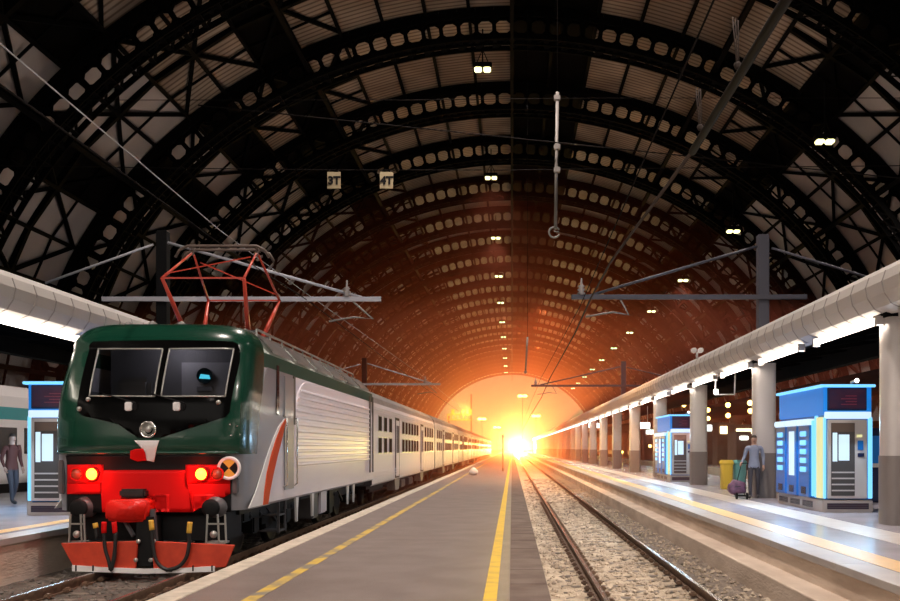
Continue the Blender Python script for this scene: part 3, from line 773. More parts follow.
    for s in ('l', 'r'):
        sx = -1 if s == 'l' else 1; top = Vector((LX+sx*.66, ym, 5.90)); tops.append(top)
        for i in (0, 1):
            K = Vector((LX+sx*.78, (nx, fx)[i], kz)); base = Vector((LX+sx*.62, ym+(-.55 if i == 0 else .55), base_z))
            mb('panto_red').tube([base, K], .055, 8, .032).build('lower_arm', L); mb('panto_red').tube([K, top+Vector((0, (-.08, .08)[i], 0))], .028, 8, .022).build('upper_arm', L)
        mu.bar(Vector((LX+sx*.78, nx, kz)), Vector((LX-sx*.78, nx, kz)), .03) if s == 'l' else None
        mu.bar(Vector((LX+sx*.78, fx, kz)), Vector((LX-sx*.78, fx, kz)), .03) if s == 'l' else None
    mu.bar(Vector((LX-.76, nx+.1, kz+.1)), Vector((LX+.6, ym-.3, kz+.62)), .022); mu.bar(Vector((LX+.76, fx-.1, kz+.1)), Vector((LX-.6, ym+.3, kz+.62)), .022)
    mu.build('cross_brace', L)
    m = mb('loco_darkgrey').bar((LX-.8, ym-.6, base_z), (LX+.8, ym-.6, base_z), .1).bar((LX-.8, ym+.6, base_z), (LX+.8, ym+.6, base_z), .1).bar((LX-.7, ym-.9, base_z-.02), (LX-.7, ym+.9, base_z-.02), .08).bar((LX+.7, ym-.9, base_z-.02), (LX+.7, ym+.9, base_z-.02), .08)
    for sx in (-.7, .7):
        for yy in (-.8, .8): m.lathe([(.05,-.24),(.1,-.2),(.06,-.15),(.1,-.1),(.06,-.03)], (LX+sx, ym+yy, base_z), n=10)
    m.build('pantograph_base', L)
    m = mb('brown_box')
    for dy in (-.2, .2):
        pts = [(LX-.95, ym+dy, 5.80), (LX-.86, ym+dy, 5.95), (LX-.7, ym+dy, 6.03), (LX+.7, ym+dy, 6.03), (LX+.86, ym+dy, 5.95), (LX+.95, ym+dy, 5.80)]
        m.tube(pts, .03, 8)
    for sx in (-.66, .66): m.bar((LX+sx, ym-.2, 6.0), (LX+sx, ym+.2, 6.0), .03).bar((LX+sx, ym, 5.88), (LX+sx, ym, 6.02), .05)
    m.build('collector_head', L)
    # --- running gear
    def wheelset(y):
        for sx in (-1, 1):
            mb('black').lathe([(.0,-.06),(.2,-.07),(.44,-.05),(.50,-.065),(.55,-.065),(.58,.06),(.53,.065),(.2,.08),(0,.08)], (LX+sx*.75, y, .54), (-sx,0,0), 28).build('wheel', L)
        mb('black').tube([(LX-.75, y, .54), (LX+.75, y, .54)], .09, 10).build('axle', L)
    for y in (2.5, 5.15, 10.3, 12.95): wheelset(LY+y)
    for yc in (3.83, 11.63):
        m = mb('black')
        for sx in (-1, 1):
            x = LX+sx*1.06; m.rbox(x-.09, x+.09, LY+yc-2.1, LY+yc+2.1, .62, .86, .03)
            for d in (-1.325, 1.325): m.rbox(x-.12, x+.12, LY+yc+d-.2, LY+yc+d+.2, .38, .7, .03); m.lathe([(.1,0),(.13,.05),(.1,.1),(.13,.15),(.1,.2)], (x, LY+yc+d-.35, .66), n=10); m.lathe([(.1,0),(.13,.05),(.1,.1),(.13,.15),(.1,.2)], (x, LY+yc+d+.35, .66), n=10)
            m.bar((x+sx*.08, LY+yc-.6, .85), (x+sx*.08, LY+yc+.3, .5), .06)
        m.box(LX-1.0, LX+1.0, LY+yc-.25, LY+yc+.25, .45, .8); m.build('bogie_frame', L)
    for (ya, yb_, mt, z0) in ((6.9, 7.5, 'loco_darkgrey', .32), (7.8, 8.6, 'silver', .38), (8.9, 9.4, 'black', .3)):
        mb(mt).rbox(LX-1.3, LX+1.34, LY+ya, LY+yb_, z0, .95, .03).build('equipment_case', L)
    mb('black').box(LX-1.3, LX+1.3, LY+.9, LY+15, .82, .98).build('underframe', L)
    return L
locomotive()

# ------------------------------------------------------------------ coaches
def coach(y0, label):
    L = empty('passenger_coach', (LX, y0, 0), label, 'coach', 'silver coaches behind the locomotive'); CL = 25.6
    prof = [(1.36,.72),(1.42,.78),(1.42,3.05),(1.37,3.42)]; roof = [(1.37,3.42),(1.30,3.62),(1.05,3.84),(.6,3.95),(0,3.98)]
    m = mb('coach_silver')
    for sx in (1, -1):
        for (x0, z0), (x1, z1) in zip(prof, prof[1:]): m.add([(LX+sx*x0, y0, z0), (LX+sx*x1, y0, z1), (LX+sx*x1, y0+CL, z1), (LX+sx*x0, y0+CL, z0)], [(0,1,2,3)])
    full = [(-x, z) for x, z in prof+roof[1:]]+[(x, z) for x, z in (prof+roof[1:])[::-1][1:]]
    m.use('loco_darkgrey')
    for yy in (y0, y0+CL): m.add([(LX+x, yy, z) for x, z in full], [list(range(len(full)))])
    m.use('coach_silver')
    for z in (.95, 1.05, 1.15, 3.12, 3.2, 3.28): m.box(LX+1.40, LX+1.432, y0+.2, y0+CL-.2, z-.018, z+.018)
    m.build('body', L)
    m = mb('roof_grey'); rf = [(-x, z) for x, z in roof]+[(x, z) for x, z in roof[::-1][1:]]
    for (x0, z0), (x1, z1) in zip(rf, rf[1:]): m.add([(LX+x0, y0, z0), (LX+x1, y0, z1), (LX+x1, y0+CL, z1), (LX+x0, y0+CL, z0)], [(0,1,2,3)], True)
    for x in (-.9, -.3, .3, .9): m.bar((LX+x, y0+.2, lerp([(0,3.98),(.6,3.95),(1.05,3.84)], abs(x))+.01), (LX+x, y0+CL-.2, lerp([(0,3.98),(.6,3.95),(1.05,3.84)], abs(x))+.01), .05, .03)
    m.build('roof', L)
    D = (7.0, 17.6)
    for d in D:
        a = mb('door_dark').box(LX+1.40, LX+1.428, y0+d-.72, y0+d+.72, .8, 3.1).build('door', L)
        mm = mb('coach_silver').rbox(LX+1.40, LX+1.445, y0+d-.45, y0+d-.05, .85, 3.0, .015).rbox(LX+1.41, LX+1.445, y0+d+.05, y0+d+.45, .85, 3.0, .015); mm.build('door_leaf', a)
        mm = mb('coach_glass').box(LX+1.44, LX+1.452, y0+d-.38, y0+d-.12, 1.75, 2.8).box(LX+1.44, LX+1.452, y0+d+.12, y0+d+.38, 1.75, 2.8); mm.build('door_window', a)
        mm = mb('roof_grey').prism([(y0+d-.85, .75), (y0+d+.85, .75), (y0+d+.6, .33), (y0+d-.6, .33)], 'x', LX+1.1, LX+1.42); mm.build('door_step', L)
    for z0, z1, mtl in ((2.52, 3.0, 'coach_glass'), (1.78, 2.28, 'coach_glass')):
        w0 = None
        spans = [1.9+1.45*k for k in range(3)]+[9.1+1.22*k for k in range(6)]+[19.6+1.45*k for k in range(4)]
        for yy in spans:
            w = mb('trim_grey').rbox(LX+1.405, LX+1.432, y0+yy-.46, y0+yy+.46, z0-.05, z1+.05, .02); w.use(mtl).box(LX+1.41, LX+1.437, y0+yy-.4, y0+yy+.4, z0, z1); w.build('window', L)
    m = mb('black').box(LX-1.2, LX+1.2, y0+.2, y0+CL-.2, .6, .76)
    m.build('underframe', L)
    for yc in (3.2, CL-3.2):
        m = mb('black')
        for d in (-1.2, 1.2):
            for sx in (-1, 1): m.lathe([(0,-.06),(.42,-.06),(.46,.06),(0,.07)], (LX+sx*.75, y0+yc+d, .45), (-sx,0,0), 20)
        for sx in (-1, 1): m.rbox(LX+sx*1.05-.08, LX+sx*1.05+.08, y0+yc-1.8, y0+yc+1.8, .45, .68, .03)
        m.box(LX-1, LX+1, y0+yc-.2, y0+yc+.2, .35, .6); m.build('bogie', L)
    for a, b in ((10, 11.5), (13, 14.8)): mb('loco_darkgrey').rbox(LX-1.2, LX+1.25, y0+a, y0+b, .3, .62, .03).build('equipment_case', L)
    m = mb('rubber').rbox(LX-.6, LX+.6, y0-.42, y0+.02, 1.0, 3.3, .06); m.build('gangway', L)
    return L
c0 = coach(LY+15.9, 'silver coach coupled right behind the green locomotive')
for i in range(1, 7):
    dup(c0, (LX, LY+15.9+26.1*i, 0), 'silver coach, %s behind the locomotive' % ORD[i])

# ------------------------------------------------------------------ canopies
FAS = [(.40,4.34),(.40,4.40),(.02,4.34),(-.20,4.44),(-.34,4.62),(-.38,4.82),(-.32,5.00),(-.16,5.14),(.05,5.20),(.40,5.20)]
def canopy(x0, s, wid, label):
    C = empty('platform_canopy', (x0, 0, 4.2), label, 'canopy'); ya, yb = -12.0, YE-22
    m = mb('fascia'); n = len(FAS)
    P = [(x0+s*a, z) for a, z in FAS]
    for (xa, za), (xb, zb) in zip(P, P[1:]+P[:1]): m.add([(xa, ya, za), (xb, ya, zb), (xb, yb, zb), (xa, yb, za)], [(0,1,2,3)], True)
    m.build('fascia', C)
    m = mb('fascia_seam'); y = ya+.4
    while y < 150:
        prev = None
        for (a, z) in FAS[2:7]:
            p = Vector((x0+s*(a-.006), y+(.22*max(0, (4.62-z))), z))
            if prev: m.bar(prev, p, .03, .012)
            prev = p
        y += .8
    m.build('fascia_seam', C)
    m = mb('steel_black').prism([(x0+s*.4, 5.18), (x0+s*wid, 5.05), (x0+s*wid, 4.92), (x0+s*.4, 5.0)], 'y', ya, yb); m.build('roof_deck', C)
    m = mb('steel_black').box(min(x0+s*wid, x0+s*(wid-.3)), max(x0+s*wid, x0+s*(wid-.3)), ya, yb, 4.5, 5.1); m.build('rear_beam', C)
    y = ya+.7; t0 = None
    while y < 90:
        if t0 is None:
            m = mb('steel_black').bar((x0+s*.5, y, 4.45), (x0+s*(wid-.2), y, 4.95), .07, .12).bar((x0+s*.5, y, 4.98), (x0+s*1.3, y, 4.5), .05).bar((x0+s*1.3, y, 4.5), (x0+s*2.1, y, 4.98), .05); t0 = m.build('roof_truss', C); y0 = y
        else: o = t0.copy(); COL.objects.link(o); o.parent = C; o.location = (0, y-y0, 0)
        y += 2.45
    return C
RX = 6.75; LXc = -9.32
canopy(RX, 1, 3.7, 'long cream canopy edge running over the right platform')
canopy(LXc, -1, 4.5, 'cream canopy edge over the left platform behind the locomotive')
def tubes():
    for s, x0, nm in ((1, RX, 'right'), (-1, LXc, 'left')):
        t0 = None; k = 0; y = (18.2 if s > 0 else 17.6)-4.9*6
        while y < YE-30:
            j = k-6
            if s > 0: lab = 'glowing strip light under the right canopy, %s from the viewer' % ORD[j] if 0 <= j < 10 else 'far glowing strip light under the right canopy'
            else: lab = 'long glowing strip light under the left canopy beside the locomotive' if j == 0 else 'glowing strip light under the left canopy hidden behind the train'
            if j < 0: lab = 'strip light overhead under the %s canopy beside the viewer' % nm
            if t0 is None:
                t0 = empty('strip_light', (x0, y, 4.2), lab, 'strip light', 'strip lights under the %s canopy' % nm)
                mb('tube_glow').rbox(x0-.13 if s > 0 else x0+.02, x0-.02 if s > 0 else x0+.13, y, y+3.7, 4.20, 4.32, .02).build('diffuser', t0)
                mb('steel_sheet').box(x0-.15 if s > 0 else x0, x0 if s > 0 else x0+.15, y-.08, y, 4.16, 4.34).build('end_cap', t0); mb('steel_sheet').box(x0-.15 if s > 0 else x0, x0 if s > 0 else x0+.15, y+3.7, y+3.78, 4.16, 4.34).build('end_cap', t0)
            else: dup(t0, (x0, y, 4.2), lab)
            y += 4.9; k += 1
tubes()
def col_ring(cx, cy, w, d, z, n=24):
    out = []
    for k in range(n):
        t = 2*PI*k/n; c, s_ = math.cos(t), math.sin(t); e = .45
        out.append((cx+w*math.copysign(abs(c)**e, c), cy+d*math.copysign(abs(s_)**e, s_), z))
    return out
def columns():
    for s, cx in ((1, 7.05), (-1, -10.6)):
        c0 = None; k = 0; y = 18.2-19.6
        while y < YE-25:
            j = k-2; nm = 'right' if s > 0 else 'left'
            if s > 0: lab = 'pale column of the right canopy, %s from the viewer' % ORD[j] if 0 <= j < 8 else 'slim far column of the right canopy in the glow'
            else: lab = 'column of the left canopy behind the locomotive'
            if j < 0: lab = 'column of the %s canopy beside the viewer' % nm
            if c0 is None:
                c0 = empty('canopy_column', (cx, y, PT), lab, 'column', 'columns of the %s canopy' % nm)
                for nme, mt, z0, z1, w in (('shaft', 'column', PT+1.25, 4.6, .30), ('base', 'column_base', PT, PT+1.25, .315)):
                    m = mb(mt); a, b = col_ring(cx, y, w, w, z0), col_ring(cx, y, w, w, z1); n = len(a)
                    m.add(a+b, [(i, (i+1) % n, n+(i+1) % n, n+i) for i in range(n)], True); m.add(b, [list(range(n))]); m.add(a, [list(range(n))]); m.build(nme, c0)
                mb('steel_black').rbox(cx-.36, cx+.36, y-.36, y+.36, 4.3, 4.42, .03).build('capital', c0)
            else: dup(c0, (cx, y, PT), lab)
            y += 9.8; k += 1
columns()

# ------------------------------------------------------------------ overhead line
def mast(Y, mx, top, beam_z, x_in, x_out, paint, beam, label, base_z=PT):
    r = empty('overhead_line_mast', (mx, Y, base_z), label, 'overhead line mast'); s = 1 if x_in > mx else -1
    mb(paint).box(mx-.15, mx+.15, Y-.16, Y+.16, base_z, top).build('post', r, bevel=.02)
    mb(beam).box(min(x_in, x_out), max(x_in, x_out), Y-.24, Y-.13, beam_z-.065, beam_z+.065).build('cross_arm', r, bevel=.01)
    m = mb(beam).tube([(mx+s*.2, Y-.19, top-.35), (x_in-s*(.55 if abs(x_in-mx) > 3 else .3), Y-.19, beam_z+.05)], .04, 8); m.build('stay_rod', r)
    m = mb(beam).tube([(mx-s*.2, Y-.19, top-.4), (mx-s*3.2, Y-.19, beam_z+.45 if abs(x_out-mx) > 1 else beam_z)], .035, 8); m.build('stay_rod', r)
    p = x_in-s*.45 if beam == 'beam_paint' else x_in-s*.2
    mb('porcelain').lathe([(.04,.05),(.13,.1),(.06,.15),(.12,.2),(.05,.25),(.10,.3),(.03,.34),(.02,.52),(0,.53)], (x_in-s*.95 if s > 0 else x_in+.28, Y-.19, beam_z), n=12).build('insulator', r)
    q = x_in-s*.25
    m = mb('pole_white').tube([(q-s*.55, Y-.19, beam_z-.05), (q+s*.02, Y-.19, beam_z-.55), (q-s*.5, Y-.19, beam_z-.5), (q-s*1.2, Y-.19, beam_z-.62)], .028, 8) if s > 0 else mb('pole_white').tube([(q+1.1, Y-.19, beam_z-.05), (q+1.35, Y-.19, beam_z-.5), (q+.9, Y-.19, beam_z-.42), (q+.15, Y-.19, beam_z-.55)], .028, 8)
    m.build('registration_arm', r)
    return r
mast(28, -9.77, 8.0, 6.08, -3.64, -11.4, 'mast_dark', 'beam_paint', 'dark mast with long pale cross arm above the locomotive roof')
mast(28, 7.02, 7.9, 6.14, 1.65, 8.2, 'mast_paint', 'mast_paint', 'grey mast rising above the right canopy with a cross arm over the empty track', 5.2)
mast(63, -9.3, 7.6, 5.95, -4.5, -10.4, 'mast_dark', 'beam_paint', 'smaller mast with cross arm above the second coach')
mast(63, 7.02, 7.4, 5.85, 1.2, 8.2, 'mast_paint', 'mast_paint', 'second mast along the right canopy with cross arm in the glow', 5.2)
for y in (): mast(y, 7.02, 7.8, 6.0, 1.3, 8.2, 'mast_dark', 'mast_paint', 'far mast with cross arm over the right canopy deep in the glow' if y == 98 else 'farthest mast with cross arm over the empty track')
def wire(name, pts, r, label, mt='cable_dark', ext=()):
    m = mb(mt).tube(pts, r, 6)
    for p, q, rr in ext: m.tube([p, q], rr, 6)
    return tag(m.build(name), label, 'overhead wire')
wz0 = 5.11
w = empty('contact_wire', (1.93, 4, wz0), 'brown contact wire sweeping over the empty track to the glow', 'overhead wire')
mb('cable').tube([(1.93, 10.6, wz0), (1.68, 17, wz0), (1.67, 21.4, wz0), (1.74, 27.8, wz0), (1.72, 45, wz0), (1.85, 63, wz0), (1.8, 98, wz0), (1.9, 180, wz0), (1.9, 330, wz0)], .022, 6).build('wire', w)
mb('cable_dark').tube([(1.95, 2, wz0), (1.93, 10.7, wz0)], .042, 8).build('insulating_rod', w)
for (x, y) in ((1.93, 8.55), (1.92, 10.2)):
    m = mb('cable')
    for d in (-.03, 0, .03): m.tube([(x+d, y+d*3, wz0+.1), (x-.02+d, y+d, wz0+.50)], .006, 5)
    m.sph((x, y, wz0+.1), .035, n=8)
    m.build('dropper', w)
wire('catenary_wire', [(1.93, 4, 6.3), (1.9, 28, 5.9), (1.8, 63, 6.3), (1.8, 180, 6.2), (1.9, 330, 6.2)], .012, 'thin carrier wire high above the empty track', 'cable_dark')
wire('contact_wire', [(-5.8, 8, 6.08), (-5.9, 20.4, 6.07), (-5.7, 28, 6.06), (-5.9, 63, 6.0), (-5.8, 200, 6.0)], .013, 'contact wire above the locomotive touching its raised collector', 'cable_dark')
wire('catenary_wire', [(-5.8, 8, 6.62), (-5.85, 20, 6.3), (-5.8, 28, 6.3), (-5.8, 63, 6.6), (-5.8, 200, 6.5)], .009, 'thin upper carrier wire above the locomotive', 'beam_paint')
# cross spans, hanging poles and the hanging track numbers
YS = 45.0
spn = W3(512, 170, YS).z
def ell_x(z, d=.0): return A*math.sqrt(max(0, 1-((z-CZ)/B)**2))-d
xx = ell_x(spn)-.2
wire('span_wire', [(-xx, YS, spn+.25), (-8, YS, spn), (0, YS, spn), (2, YS, spn+.03), (xx, YS, spn+.3)], .018, 'thin straight span wire carrying the two hung track numbers')
a, b = W3(312, 117, YS-.4), W3(600, 147, YS-.4); d = (b-a)/(b.x-a.x)
wire('span_wire', [a+d*(-14-a.x), a, b, b+d*(19-b.x)], .026, 'slanting span wire above the hung track numbers')
c, e = W3(400, 100, YS+.4), W3(600, 98, YS+.4)
wire('span_wire', [Vector((-20, YS+.4, c.z)), c, e, Vector((20, YS+.4, e.z))], .014, 'uppermost thin span wire meeting the white hanging pole')
def hang_pole(px, y0, y1, Y, r, label, ring):
    p, q = W3(px, y0, Y), W3(px-2, y1, Y); R = empty('hanging_pole', q, label, 'hanging pole')
    mb('pole_white').tube([q, p], r, 8).build('pole', R)
    top = CZ+B*math.sqrt(1-(p.x/A)**2)
    mb('cable_dark').tube([p, Vector((p.x, Y, top))], .012, 5).build('suspension_wire', R)
    m = mb('pole_white')
    if ring:
        for yy in (98, 147, 170): z = W3(px, yy, Y).z; mb('pole_white').rbox(p.x-.16, p.x+.12, Y-.1, Y+.1, z-.13, z+.13, .03).build('clamp', R)
        cc = q+Vector((-.05, 0, -.15)); m.tube([cc+Vector((.24*math.cos(t), 0, .24*math.sin(t))) for t in [2*PI*k/20*.86+.5 for k in range(21)]], .045, 8); m.tube([cc+Vector((-.02,0,.05)), cc+Vector((.22,0,0))], .035, 6)
    else: m.sph(q, .1, n=8)
    m.build('insulator_ring' if ring else 'end_knob', R)
hang_pole(557.5, 92, 229, YS, .075, 'long white pole with ring end hanging in the middle of the hall', True)
hang_pole(527.5, 337, 372, 62, .06, 'short far hanging pole in the red glow above the arch opening', False)
def text_mesh(s, size, mt, name, parent, loc):
    cu = bpy.data.curves.new(name, 'FONT'); cu.body = s; cu.size = size; cu.align_x = 'CENTER'; cu.align_y = 'CENTER'; cu.extrude = .012; cu.offset = .02
    o = bpy.data.objects.new(name, cu); COL.objects.link(o); dg = bpy.context.evaluated_depsgraph_get(); me = bpy.data.meshes.new_from_object(o.evaluated_get(dg))
    bpy.data.objects.remove(o); me.transform(Matrix.Rotation(PI/2, 4, 'X')); me.materials.clear(); me.materials.append(M[mt])
    ob = bpy.data.objects.new(name, me); COL.objects.link(ob); ob.parent = parent; ob.location = Vector(loc)-LOC[parent.name]; return ob
for px, s in ((334, '3T'), (386.5, '4T')):
    p = W3(px, 180, YS); R = empty('track_number_sign', p, 'small cream hanging board reading %s' % s, 'sign')
    mb('sign_cream').rbox(p.x-.30, p.x+.30, YS-.03, YS+.03, p.z-.39, p.z+.36, .01).build('board', R)
    mb('cable').tube([(p.x-.2, YS, p.z+.36), (p.x-.2, YS, spn)], .012, 5).tube([(p.x+.2, YS, p.z+.36), (p.x+.2, YS, spn)], .012, 5).build('hanger', R)
    text_mesh(s, .50, 'black', 'lettering', R, (p.x+.01, YS-.045, p.z-.05))

# ------------------------------------------------------------------ kiosks
def kiosk(loc, label, far=False):
    K = empty('vending_kiosk', loc, label, 'kiosk', None); X, Y, Z = loc
    def bx(mt, x0, x1, y0, y1, z0, z1, name, r=.015, parent=K, lab=None):
        o = mb(mt).rbox(X+x0, X+x1, Y+y0, Y+y1, Z+z0, Z+z1, r).build(name, parent)
        if lab: o['label'] = lab
        return o
    pl = bx('plinth', 0, 1.08, 0, 3.62, 0, .27, 'plinth')
    m = mb('vent_dark').box(X+.09, X+.99, Y-.004, Y+.01, Z+.07, Z+.2).use('screen_dark')
    for k in range(3): m.box(X+.1, X+.98, Y-.008, Y+.01, Z+.08+.045*k, Z+.10+.045*k)
    m.build('vent', pl)
    for a in (.75, 1.75, 2.75):
        m = mb('vent_dark').box(X-.004, X+.01, Y+a-.01, Y+a+.76, Z+.07, Z+.2).use('screen_dark')
        for k in range(3): m.box(X-.008, X+.01, Y+a, Y+a+.75, Z+.08+.045*k, Z+.10+.045*k)
        m.build('vent', pl)
    bx('kiosk_blue', .06, 1.04, .08, 3.58, .27, 2.12, 'cabinet')
    hd = bx('kiosk_blue_lit', .02, 1.06, .03, 3.6, 2.1, 2.72, 'header')
    bx('cyan_glow', -.03, 1.12, -.06, .03, 2.70, 2.76, 'glow_strip', .01, lab='glowing top edge'); bx('cyan_glow', -.06, .03, -.06, 3.62, 2.70, 2.76, 'glow_strip', .01, lab='glowing top edge')
    sc = bx('kiosk_dark', .10, .94, -.02, .04, 2.20, 2.69, 'display_frame', .01); bx('screen_dark', .13, .91, -.03, -.015, 2.24, 2.66, 'screen', .004, sc)
    m = mb('screen_red')
    for k in range(4): m.box(X+.38+.1*(k % 2), X+.72, Y-.034, Y-.028, Z+2.32+.06*k, Z+2.34+.06*k)
    m.build('screen_text', sc)
    bx('lightbox_white', .04, 1.04, -.02, .06, 2.02, 2.17, 'glow_strip', .01, lab='glowing band under the screen')
    bx('cyan_glow', .98, 1.06, -.03, .05, .30, 2.05, 'glow_strip', .01, lab='upright glowing edge'); bx('cyan_glow', .02, .07, -.01, .06, .30, 2.05, 'glow_strip', .01, lab='upright glowing edge')
    # front vending bay
    dr = bx('steel_sheet', .10, .95, -.02, .08, .30, 2.0, 'front_door', .015)
    bx('vent_dark', .17, .68, -.028, -.01, .36, 1.93, 'display_recess', .005, dr)
    m = mb('lightbox_white').box(X+.20, X+.30, Y-.034, Y-.028, Z+1.1, Z+1.72).box(X+.33, X+.56, Y-.034, Y-.028, Z+1.12, Z+1.68); m.build('lit_goods', dr)
    m = mb('steel_sheet')
    for k in range(4): m.box(X+.18, X+.67, Y-.036, Y-.028, Z+.46+.13*k, Z+.49+.13*k)
    m.use('brown_box').box(X+.18, X+.67, Y-.034, Y-.029, Z+1.74, Z+1.92); m.build('shelf', dr)
    m = mb('kiosk_blue').box(X+.74, X+.86, Y-.034, Y-.018, Z+1.35, Z+1.55).use('kiosk_dark').box(X+.74, X+.88, Y-.034, Y-.018, Z+1.2, Z+1.28).use('lightbox_yellow').box(X+.72, X+.84, Y-.03, Y-.018, Z+1.62, Z+1.68); m.build('keypad', dr)
    # yellow lit panel at the corner and three machines on the track side
    bx('cyan_glow', -.03, .04, .44, .52, .30, 2.1, 'glow_strip', .01, lab='upright glowing edge')
    bx('lightbox_yellow', -.02, .06, .10, .42, .30, 2.06, 'advert_panel', .01)
    for k in range(3):
        y0 = .66+.97*k; v = bx('kiosk_blue', -.10, .06, y0, y0+.86, .29, 1.92, 'vending_machine', .02)
        bx('lightbox_white', -.14, .06, y0-.02, y0+.88, 1.90, 2.04, 'machine_light', .02, v)
        m = mb('lightbox_white' if k == 1 else 'cyan_glow')
        if k == 1: m.box(X-.112, X-.10, Y+y0+.2, Y+y0+.62, Z+.75, Z+1.78)
        else:
            for j in range(5): m.rbox(X-.125, X-.10, Y+y0+.22, Y+y0+.66, Z+.85+.2*j, Z+.97+.2*j, .01)
        m.build('lit_goods', v)
        m = mb('kiosk_dark').box(X-.112, X-.10, Y+y0+.25, Y+y0+.6, Z+.36, Z+.52); m.build('delivery_flap', v)
        bx('cyan_glow', -.06, .02, y0-.06, y0-.02, .32, 2.0, 'edge_light', .008, v)
    m = mb('trim_grey').tube([(X+.75, Y+.4, Z+2.72), (X+.75, Y+.4, Z+2.82), (X+.8, Y+.3, Z+2.86)], .03, 8); m.use('white_glow').sph((X+.82, Y+.25, Z+2.86), .05, n=8); m.build('spot_lamp', K)
    lamp('kiosk_light', 'AREA', (X-.35, Y+1.9, Z+1.9), 120, (.45, .72, 1.0), (.4, 3.0), (0, math.radians(50), 0))
    lamp('kiosk_light', 'AREA', (X+.5, Y-.35, Z+1.9), 40, (.5, .76, 1.0), (.9, .3), (math.radians(-50), 0, 0))
    return K
kiosk((6.70, 21.55, PT), 'large blue glowing vending kiosk on the right platform beside the nearest column')
kiosk((6.45, 40.9, PT), 'smaller looking blue kiosk farther along the right platform between columns')
kiosk((-10.0, 20.6, PT), 'blue lit kiosk on the left platform peeking out behind the locomotive')

# ------------------------------------------------------------------ bins, trolley, small things on the platforms
def bin_(x, y, mt, label):
    R = empty('waste_bin', (x, y, PT), label, 'bin'); 
    m = mb(mt); rows = ((.17, 0), (.19, .02), (.20, .8), (.205, .84)); vs = []
    for w, h in rows: vs += col_ring(x, y, w, w, PT+h, 20)
    m.add(vs, [(j*20+i, j*20+(i+1) % 20, (j+1)*20+(i+1) % 20, (j+1)*20+i) for j in range(3) for i in range(20)], True); m.add(vs[-20:], [list(range(20))]); m.build('body', R)
    vs = []
    for w, h in ((.21, .83), (.23, .86), (.23, .9), (.19, .98)): vs += col_ring(x, y, w, w, PT+h, 20)
    m = mb(mt).add(vs, [(j*20+i, j*20+(i+1) % 20, (j+1)*20+(i+1) % 20, (j+1)*20+i) for j in range(3) for i in range(20)], True); m.add(vs[-20:], [list(range(20))]); m.build('lid', R)
bin_(7.27, 33.9, 'bin_yellow', 'yellow waste bin standing on the right platform')
bin_(7.74, 34.0, 'bin_teal', 'teal waste bin beside the yellow one on the right platform')
def trolley():
    x, y = 6.16, 27.2; R = empty('luggage_trolley', (x, y, PT), 'dark purple bag strapped on a two wheeled hand cart on the right platform', 'luggage trolley')
    bm = bmesh.new(); bmesh.ops.create_icosphere(bm, subdivisions=3, radius=1)
    for v in bm.verts:
        c = v.co; k = 1+.10*math.sin(c.x*5+c.z*3)+.06*math.sin(c.y*9+c.z*7); v.co = Vector((x-.03+math.copysign(abs(c.x)**.7, c.x)*.24*k, y+math.copysign(abs(c.y)**.7, c.y)*.16*k, PT+.32+math.copysign(abs(c.z)**.7, c.z)*.19*k))
    mb('bag_purple').bm(bm, True).build('bag', R)
    for sx in (-.08, .2): mb('black').lathe([(0,-.02),(.05,-.025),(.09,-.02),(.09,.02),(.05,.025),(0,.02)], (x+sx, y-.14, PT+.09), (1,0,0), 16).build('wheel', R)
    m = mb('black').tube([(x-.08, y-.14, PT+.09), (x+.2, y-.14, PT+.09)], .015, 6)
    for sx in (-.06, .16): m.tube([(x+sx, y+.02, PT+.09), (x+sx+.02, y-.02, PT+.5), (x+sx*.8+.12, y-.06, PT+.98)], .012, 6)
    m.tube([(x-.06*.8+.12, y-.06, PT+.98), (x+.16*.8+.12, y-.06, PT+.98)], .014, 6); m.box(x-.1, x+.2, y-.1, y+.1, PT+.1, PT+.12); m.build('cart_frame', R)
    m = mb('rubber').tube([(x-.28, y-.02, PT+.3), (x-.03, y-.19, PT+.36), (x+.22, y-.02, PT+.3)], .012, 6); m.build('strap', R)
trolley()
